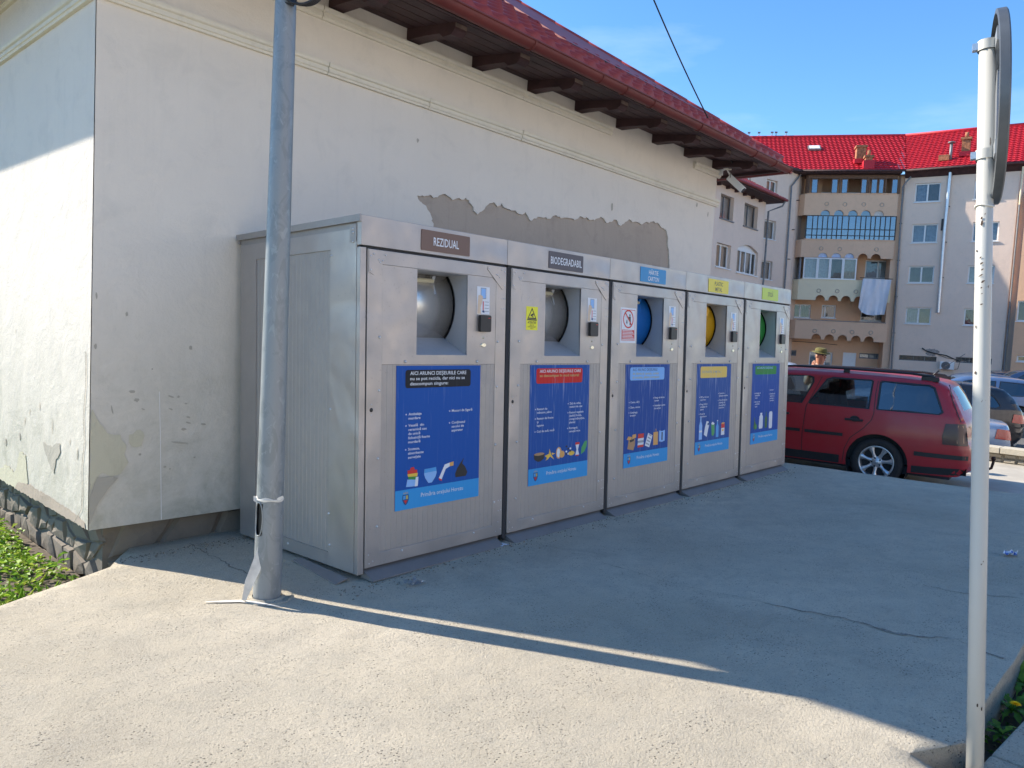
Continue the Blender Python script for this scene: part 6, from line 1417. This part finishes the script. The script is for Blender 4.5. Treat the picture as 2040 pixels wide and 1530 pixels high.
# recessed wall behind with openings
holes=[];wins=[]
def rw_(px0,py0,px1,py1,panes=(.5,),c=None,**k): r=FM.rect(px0,py0,px1,py1,BD); holes.append(r); wins.append((r,panes,c,k))
rw_(1725,518,1774,556,(.5,),[M_curt,M_curtb]); rw_(1574,605,1614,634,(.5,),[M_room,M_room]); rw_(1638,607,1664,634,(.75,),M_room); rw_(1716,610,1766,641,(.45,),[M_curt,M_room])
rw_(1640,350,1662,384,(),M_curt); rw_(1690,352,1716,384,(),M_curt)
gd1=FM.rect(1613,700,1656,742,BD); gd2=FM.rect(1680,702,1703,742,BD)
gv1=FM.rect(1712,703,1763,716.5,BD); gv2=FM.rect(1567,697,1586,709,BD)
wall(FM,-.3,17,LOT-.1,EZ,holes+[gd1,gd2,gv1,gv2],M_orange,'wall',d=BD)
for r,p_,c,k in wins: window(FM,r,BD,p_,curt=c)
mb=MB(); fbox(mb,FM,*gd2,BD-.1,BD-.04); d_=A(mb,'door',M_frame); window(FM,gd1,BD,(.33,.66),curt=M_curt,name='entrance_door',sill=False)
window(FM,gv1,BD,(.3,.62),frame=M_pipe,curt=M_curt,sill=False); window(FM,gv2,BD,(),frame=M_pipe,curt=M_room,sill=False)
# side pier on the right of the stack joining the grey facade
mb=MB(); fbox(mb,FM,.0,.44,LOT,EZ-.2,BD,-.15); A(mb,'side_pier',M_tan)
# left return, grey-blue
mb=MB(); fbox(mb,FM,sL+.02,sL+.10,lev[1][1]-2.6,lev[1][1]+.2,BD,-.4); A(mb,'side_screen',m_plaster('blue_grey_render',(.42,.46,.52),(.3,.33,.36),.3))
# top balcony: timber glazing with blue panes
M_bluep=m_glass('sky_blue_pane',(.30,.45,.60),2.2,.05); M_wdfr=simple('brown_timber',(.15,.085,.055),.7,0,.3,9)
zt=lev[0][0]; ztop=EZ-.16
def gz(px0,px1,m=M_bluep):
    a,b=FM.st(px1,367)[0],FM.st(px0,367)[0]; mb=MB(); mb.prism([[(a,zt+.05),(b,zt+.05),(b,ztop-.25),(a,ztop-.25)],[(a+.05,zt+.1),(a+.05,ztop-.3),(b-.05,ztop-.3),(b-.05,zt+.1)]],lambda u,v,d:FM.pt(u,v,-.06-d),0,.05)
    o=A(mb,'casement',M_wdfr,fix=False); mb=MB(); fbox(mb,FM,a+.05,b-.05,zt+.1,ztop-.3,-.09,-.08); A(mb,'pane',m,o)
for a,b in ((1617,1630),(1657,1670),(1677,1690),(1716,1728),(1736,1749),(1751,1762),(1777,1790)): gz(a,b)
for k in range(4):
    q0=k*.33; mb=MB(); P=[FM.pt(sL+q0*.62+.02,z,-q0*.93) for z in (zt+.05,ztop)]+[FM.pt(sL+(q0+.22)*.62+.02,z,-(q0+.22)*.93) for z in (zt+.05,ztop)]; mb.add(P,[(0,1,3,2)]); A(mb,'side_board',M_wdfr,fix=False)
for px in (1610,1612,1674,1730,1732,1765,1793):
    s=FM.st(px,367)[0]; mb=MB(); fbox(mb,FM,s-.05,s+.05,zt+.05,ztop,-.12,-.03); A(mb,'timber_post',M_wdfr)
mb=MB(); fbox(mb,FM,sRr,sL,ztop-.24,ztop,-.13,-.02); A(mb,'timber_lintel',M_wdfr)
# second balcony: black steel grid with draped blue sheets of glass
zt=lev[1][0]; zb0=lev[0][1]; gs=[FM.st(x,455)[0] for x in (1606,1618,1628,1638,1648,1658,1667.5,1677,1690,1704,1714,1724,1734,1743,1753,1763,1773,1784)]
mb=MB()
for s in gs: fbox(mb,FM,s-.032,s+.032,zt+.05,zb0,-.05,-.01)
for z in (zt+.30,zt+.72): fbox(mb,FM,gs[-1],gs[0],z-.026,z+.026,-.048,-.012)
fbox(mb,FM,gs[-1],gs[0],zb0-.05,zb0,-.052,-.008); A(mb,'steel_grid',M_black,fix=False)
for a,b in zip(gs,gs[1:]):
    mb=MB(); fbox(mb,FM,b+.023,a-.023,zt+.05,zb0-.05,-.035,-.028); A(mb,'pane',M_bluep)
mb=MB(); a=FM.st(1693,450)[0]; fbox(mb,FM,a-.9,a+.9,zt-.6,zb0+.3,-1.2,-1.15); A(mb,'balcony_backdrop',M_curtb)
for x,hh,ww in ((1692,1.25,.5),): 
    c=FM.st(x,450)[0]; mb=MB(); mb.add([FM.pt(c-ww,zt-.1,-.5),FM.pt(c+ww,zt-.1,-.5),FM.pt(c+ww*.35,zt+1.0,-.5),FM.pt(c,zt+1.25,-.5),FM.pt(c-ww*.3,zt+1.0,-.5),FM.pt(c,zt+.9,-.8)],[(0,1,2,3,4),(0,4,5),(1,5,2)]); A(mb,'draped_cover',simple('brown_cover',(.22,.17,.15),.9,0,.2,6),fix=False)
# third balcony: white plastic glazing on the left part
zt=lev[2][0]; zb1=lev[1][1]
px=[1601,1629,1654,1680,1707]; ss=[FM.st(x,530)[0] for x in px]; cur=[M_curt,M_curt,M_room,mat('cream_blind',(.62,.56,.42),.9)]
for i in range(4):
    a,b=ss[i+1],ss[i]; window(FM,(a,b,zt+.05,zb1-.02),-.02,(),curt=cur[i],sill=False,depth=.04,name='balcony_window')
arch_c=sorted([FM.st(x,514)[0] for x in BAL[1]['ar']],reverse=True)
for c in arch_c[:3]:
    mb=MB(); mb.poly([[(c+.30*math.cos(math.pi*k/12),zb1+.02+.33*math.sin(math.pi*k/12)) for k in range(13)]],fn=lambda u,v:FM.pt(u,v,-.10)); A(mb,'arch_pane',mat('pale_blue_panel',(.50,.60,.80),.5),fix=False)
arch_c=sorted([FM.st(x,430)[0] for x in BAL[0]['ar']],reverse=True)
for i,c in enumerate(arch_c):
    mb=MB(); mb.poly([[(c+.30*math.cos(math.pi*k/12),zb0-.0+.40*math.sin(math.pi*k/12)) for k in range(13)]],fn=lambda u,v:FM.pt(u,v,-.12)); A(mb,'arch_pane',M_bluep if i<4 else M_curt,fix=False)
# laundry
ld=thing('hanging_sheet','large pale bed sheet drying over the cream balcony rail','bed sheet',FM.pt(FM.st(1745,560)[0],LOT,0)); lo_=Vector(ld.location)
c0=[(1720,555),(1776,557)]; bot=[(1710,612),(1716,622),(1727,627),(1740,628.5),(1752,627),(1762,627)]
mb=MB(); n,m=22,10; vs=[]
for j in range(m+1):
    t=j/m
    for i in range(n+1):
        u=i/n; px=1719+57*u; py=555.5+2*u
        bx=1710+52*u; k=u*(len(bot)-1); k0=min(int(k),len(bot)-2); by=bot[k0][1]+(bot[k0+1][1]-bot[k0][1])*(k-k0); bx=bot[k0][0]+(bot[k0+1][0]-bot[k0][0])*(k-k0)
        x=px+(bx-px)*t; y=py+(by-py)*t; d=.20+.22*noise.noise(Vector((u*7,t*1.0,3)))*(.6+t)+.08*math.sin(u*13+t*3+2*noise.noise(Vector((u*3,t*2,9))))
        s,z=FM.st(x,y,d); vs.append(FM.pt(s,z,d)-lo_)
mb.add(vs,[(j*(n+1)+i,j*(n+1)+i+1,(j+1)*(n+1)+i+1,(j+1)*(n+1)+i) for j in range(m) for i in range(n)],0,True); mb.build('sheet',mat('pale_sheet',(.70,.71,.75),.9,0,.04,3),ld,fix=False)
mb=MB(); mb.tube([FM.pt(*FM.st(1713,553,.12),.12)-lo_,FM.pt(*FM.st(1779,556,.12),.12)-lo_],.02,6); mb.build('drying_rail',M_black,ld)
cable(FM,[(1569,679),(1600,681),(1640,684),(1668,687)],.02,BD+.03)
# ---- left wing
WR=[((1528,358),(1547,396)),((1522,438),(1544,476)),((1516,521),(1537,554)),((1470,340),(1495,372))]
hr=[FA.rect(a[0],a[1]+1,b[0],b[1]) for a,b in WR]
hr=[(a,b,(z0+z1)/2-.62,(z0+z1)/2+.62) for a,b,z0,z1 in hr]
wall(FA,-16,.0,LOT-.1,EZ-.1,hr,M_greyr,'wall')
for r in hr: window(FA,r,curt=[M_room,M_curtb],depth=.2)
mb=MB(); fbox(mb,FA,-16,-.01,LOT,EZ-.1,-.3,-7.5); A(mb,'building_core',M_greyr)
mb=MB(); fbox(mb,FA,-16,.3,EZ-.08,EZ+.08,-7.5,.45); A(mb,'eave_board',M_wood)
pipe(FA,[(1601,340),(1592,352),(1577,371),(1563,575)],.055,M_pipe,'drainpipe')
mb=MB(); a=FM.P+FM.u*(sL+.12)+FM.n*BD; b=FA.pt(0,0,0); 
mb.add([Vector((a.x,a.y,LOT)),Vector((b.x,b.y,LOT)),Vector((b.x,b.y,EZ)),Vector((a.x,a.y,EZ))],[(0,1,2,3)]); A(mb,'return_wall',M_greyr,fix=False)
# ---- small neighbour house with the dark red eaves
hs=thing('annexe_house','two storey grey beige house with dark red overhanging eave behind the white building corner','building',(FS.P.x,FS.P.y,LOT)); ho=Vector(hs.location)
def HB(mb,name,mats,parent=hs,**k):
    mb.v=[tuple(Vector(v)-ho) for v in mb.v]; return mb.build(name,mats,parent,**k)
ze=FS.st(1500,391)[1]-.05
q1=FS.rect(1436.5,390,1460,437); q2=FS.rect(1483.5,409,1508,452); q3=FS.rect(1428,489,1454,530); q4=FS.rect(1470,492,1508,540)
def eqz(r,h): c=(r[2]+r[3])/2; return (r[0],r[1],c-h/2,c+h/2)
q1=eqz(q1,1.15);q2=(q2[0],q2[1],q1[2],q1[3]); q3=eqz(q3,1.15); q4=(q4[0],q4[1],q3[2]-.05,q3[3]-.0)
ar=[(q4[0],q4[2]),(q4[0],q4[3])]+[(q4[0]+(q4[1]-q4[0])*k/12,q4[3]+.28*math.sin(math.pi*k/12)) for k in range(1,12)]+[(q4[1],q4[3]),(q4[1],q4[2])]
wall(FS,-16,.0,LOT-.1,ze,[q1,q2,q3,ar],M_greyr,'wall',build=HB)
for r in (q1,q2): window(FS,r,curt=M_room,build=HB,frame=M_pipe,depth=.22,fr=.035)
window(FS,q3,curt=[M_room,M_curtb],build=HB,depth=.2); window(FS,q4,panes=(.27,.5,.78),curt=[M_curt,M_room,M_curt,M_room],build=HB,depth=.16)
mb=MB(); mb.prism([ar[1:-1]],lambda u,v,d:FS.pt(u,v,-.16-d),0,.03); HB(mb,'arch_head',M_frame,fix=False)
mb=MB(); fbox(mb,FS,-16,-.01,LOT,ze,-.3,-6); HB(mb,'house_core',M_greyr)
mb=MB(); mb.add([FS.pt(-.001,LOT,0),FS.pt(-.001,LOT,-6),FS.pt(-.001,ze,-6),FS.pt(-.001,ze,0)],[(0,1,2,3)]); HB(mb,'end_wall',M_greyr,fix=False)
ov2=.75
mb=MB(); mb.add([FS.pt(-16,ze+.0,0),FS.pt(.0,ze,0),FS.pt(ov2,ze+.05,ov2),FS.pt(-16,ze+.05,ov2)],[(0,1,2,3)]); fbox(mb,FS,-16,ov2,ze+.05,ze+.22,ov2-.03,ov2); fbox(mb,FS,ov2-.03,ov2,ze+.05,ze+.22,-6,ov2-.031); mb.add([FS.pt(0,ze,0),FS.pt(0,ze,-6),FS.pt(ov2,ze+.05,-6),FS.pt(ov2,ze+.05,ov2)],[(0,1,2,3)]); HB(mb,'soffit',M_wood,fix=False)
tiled(FS,lambda q:-16,lambda q:ov2-q,ze+.2,3.2,R_(30),ov2,'roof_tiles',M_rooftile,build=HB)
mb=MB(); mb.tube([FS.pt(-16,ze+.17,ov2+.07),FS.pt(ov2,ze+.17,ov2+.07)],.075,8); HB(mb,'roof_gutter',M_rooftile)
for k in range(7): mb=MB(); s=-.9-k*.95; fbox(mb,FS,s-.05,s+.05,ze-.12,ze+.03,.002,.2); HB(mb,'rafter_end',M_wood)
mb=MB(); mb.tube([FS.pt(.55,ze+.1,.8),FS.pt(.5,ze-.15,.7),FS.pt(.08,ze-.45,.14),FS.pt(.06,LOT,.14)],.05,8); HB(mb,'drainpipe',M_pipe,fix=False)
# ---- long block across the street behind the viewer: out of frame, but it is what the steel fronts mirror
op=thing('opposite_block','long pale rendered apartment block standing across the street behind the viewer','building',(20,-27,-1.7))
mb=MB(); mb.box(-34,42,-9,0,-.5,11.5); mb.build('wall',m_plaster('opposite_render',(.72,.65,.60),(.55,.5,.46),.3),op)
mb=MB(); mb.add([(-35,.6,11.4),(43,.6,11.4),(43,-4.5,15),(-35,-4.5,15),(-35,-9.6,11.4),(43,-9.6,11.4)],[(0,1,2,3),(3,2,5,4)]); mb.build('roof',M_pipe,op,fix=False)
for i in range(18):
    for j in range(4):
        mb=MB(); x=-31+i*4.1; z=1.2+j*2.7; mb.box(x,x+1.5,.002,.05,z,z+1.3); mb.build('window',M_glassd if False else M_room,op,fix=False)
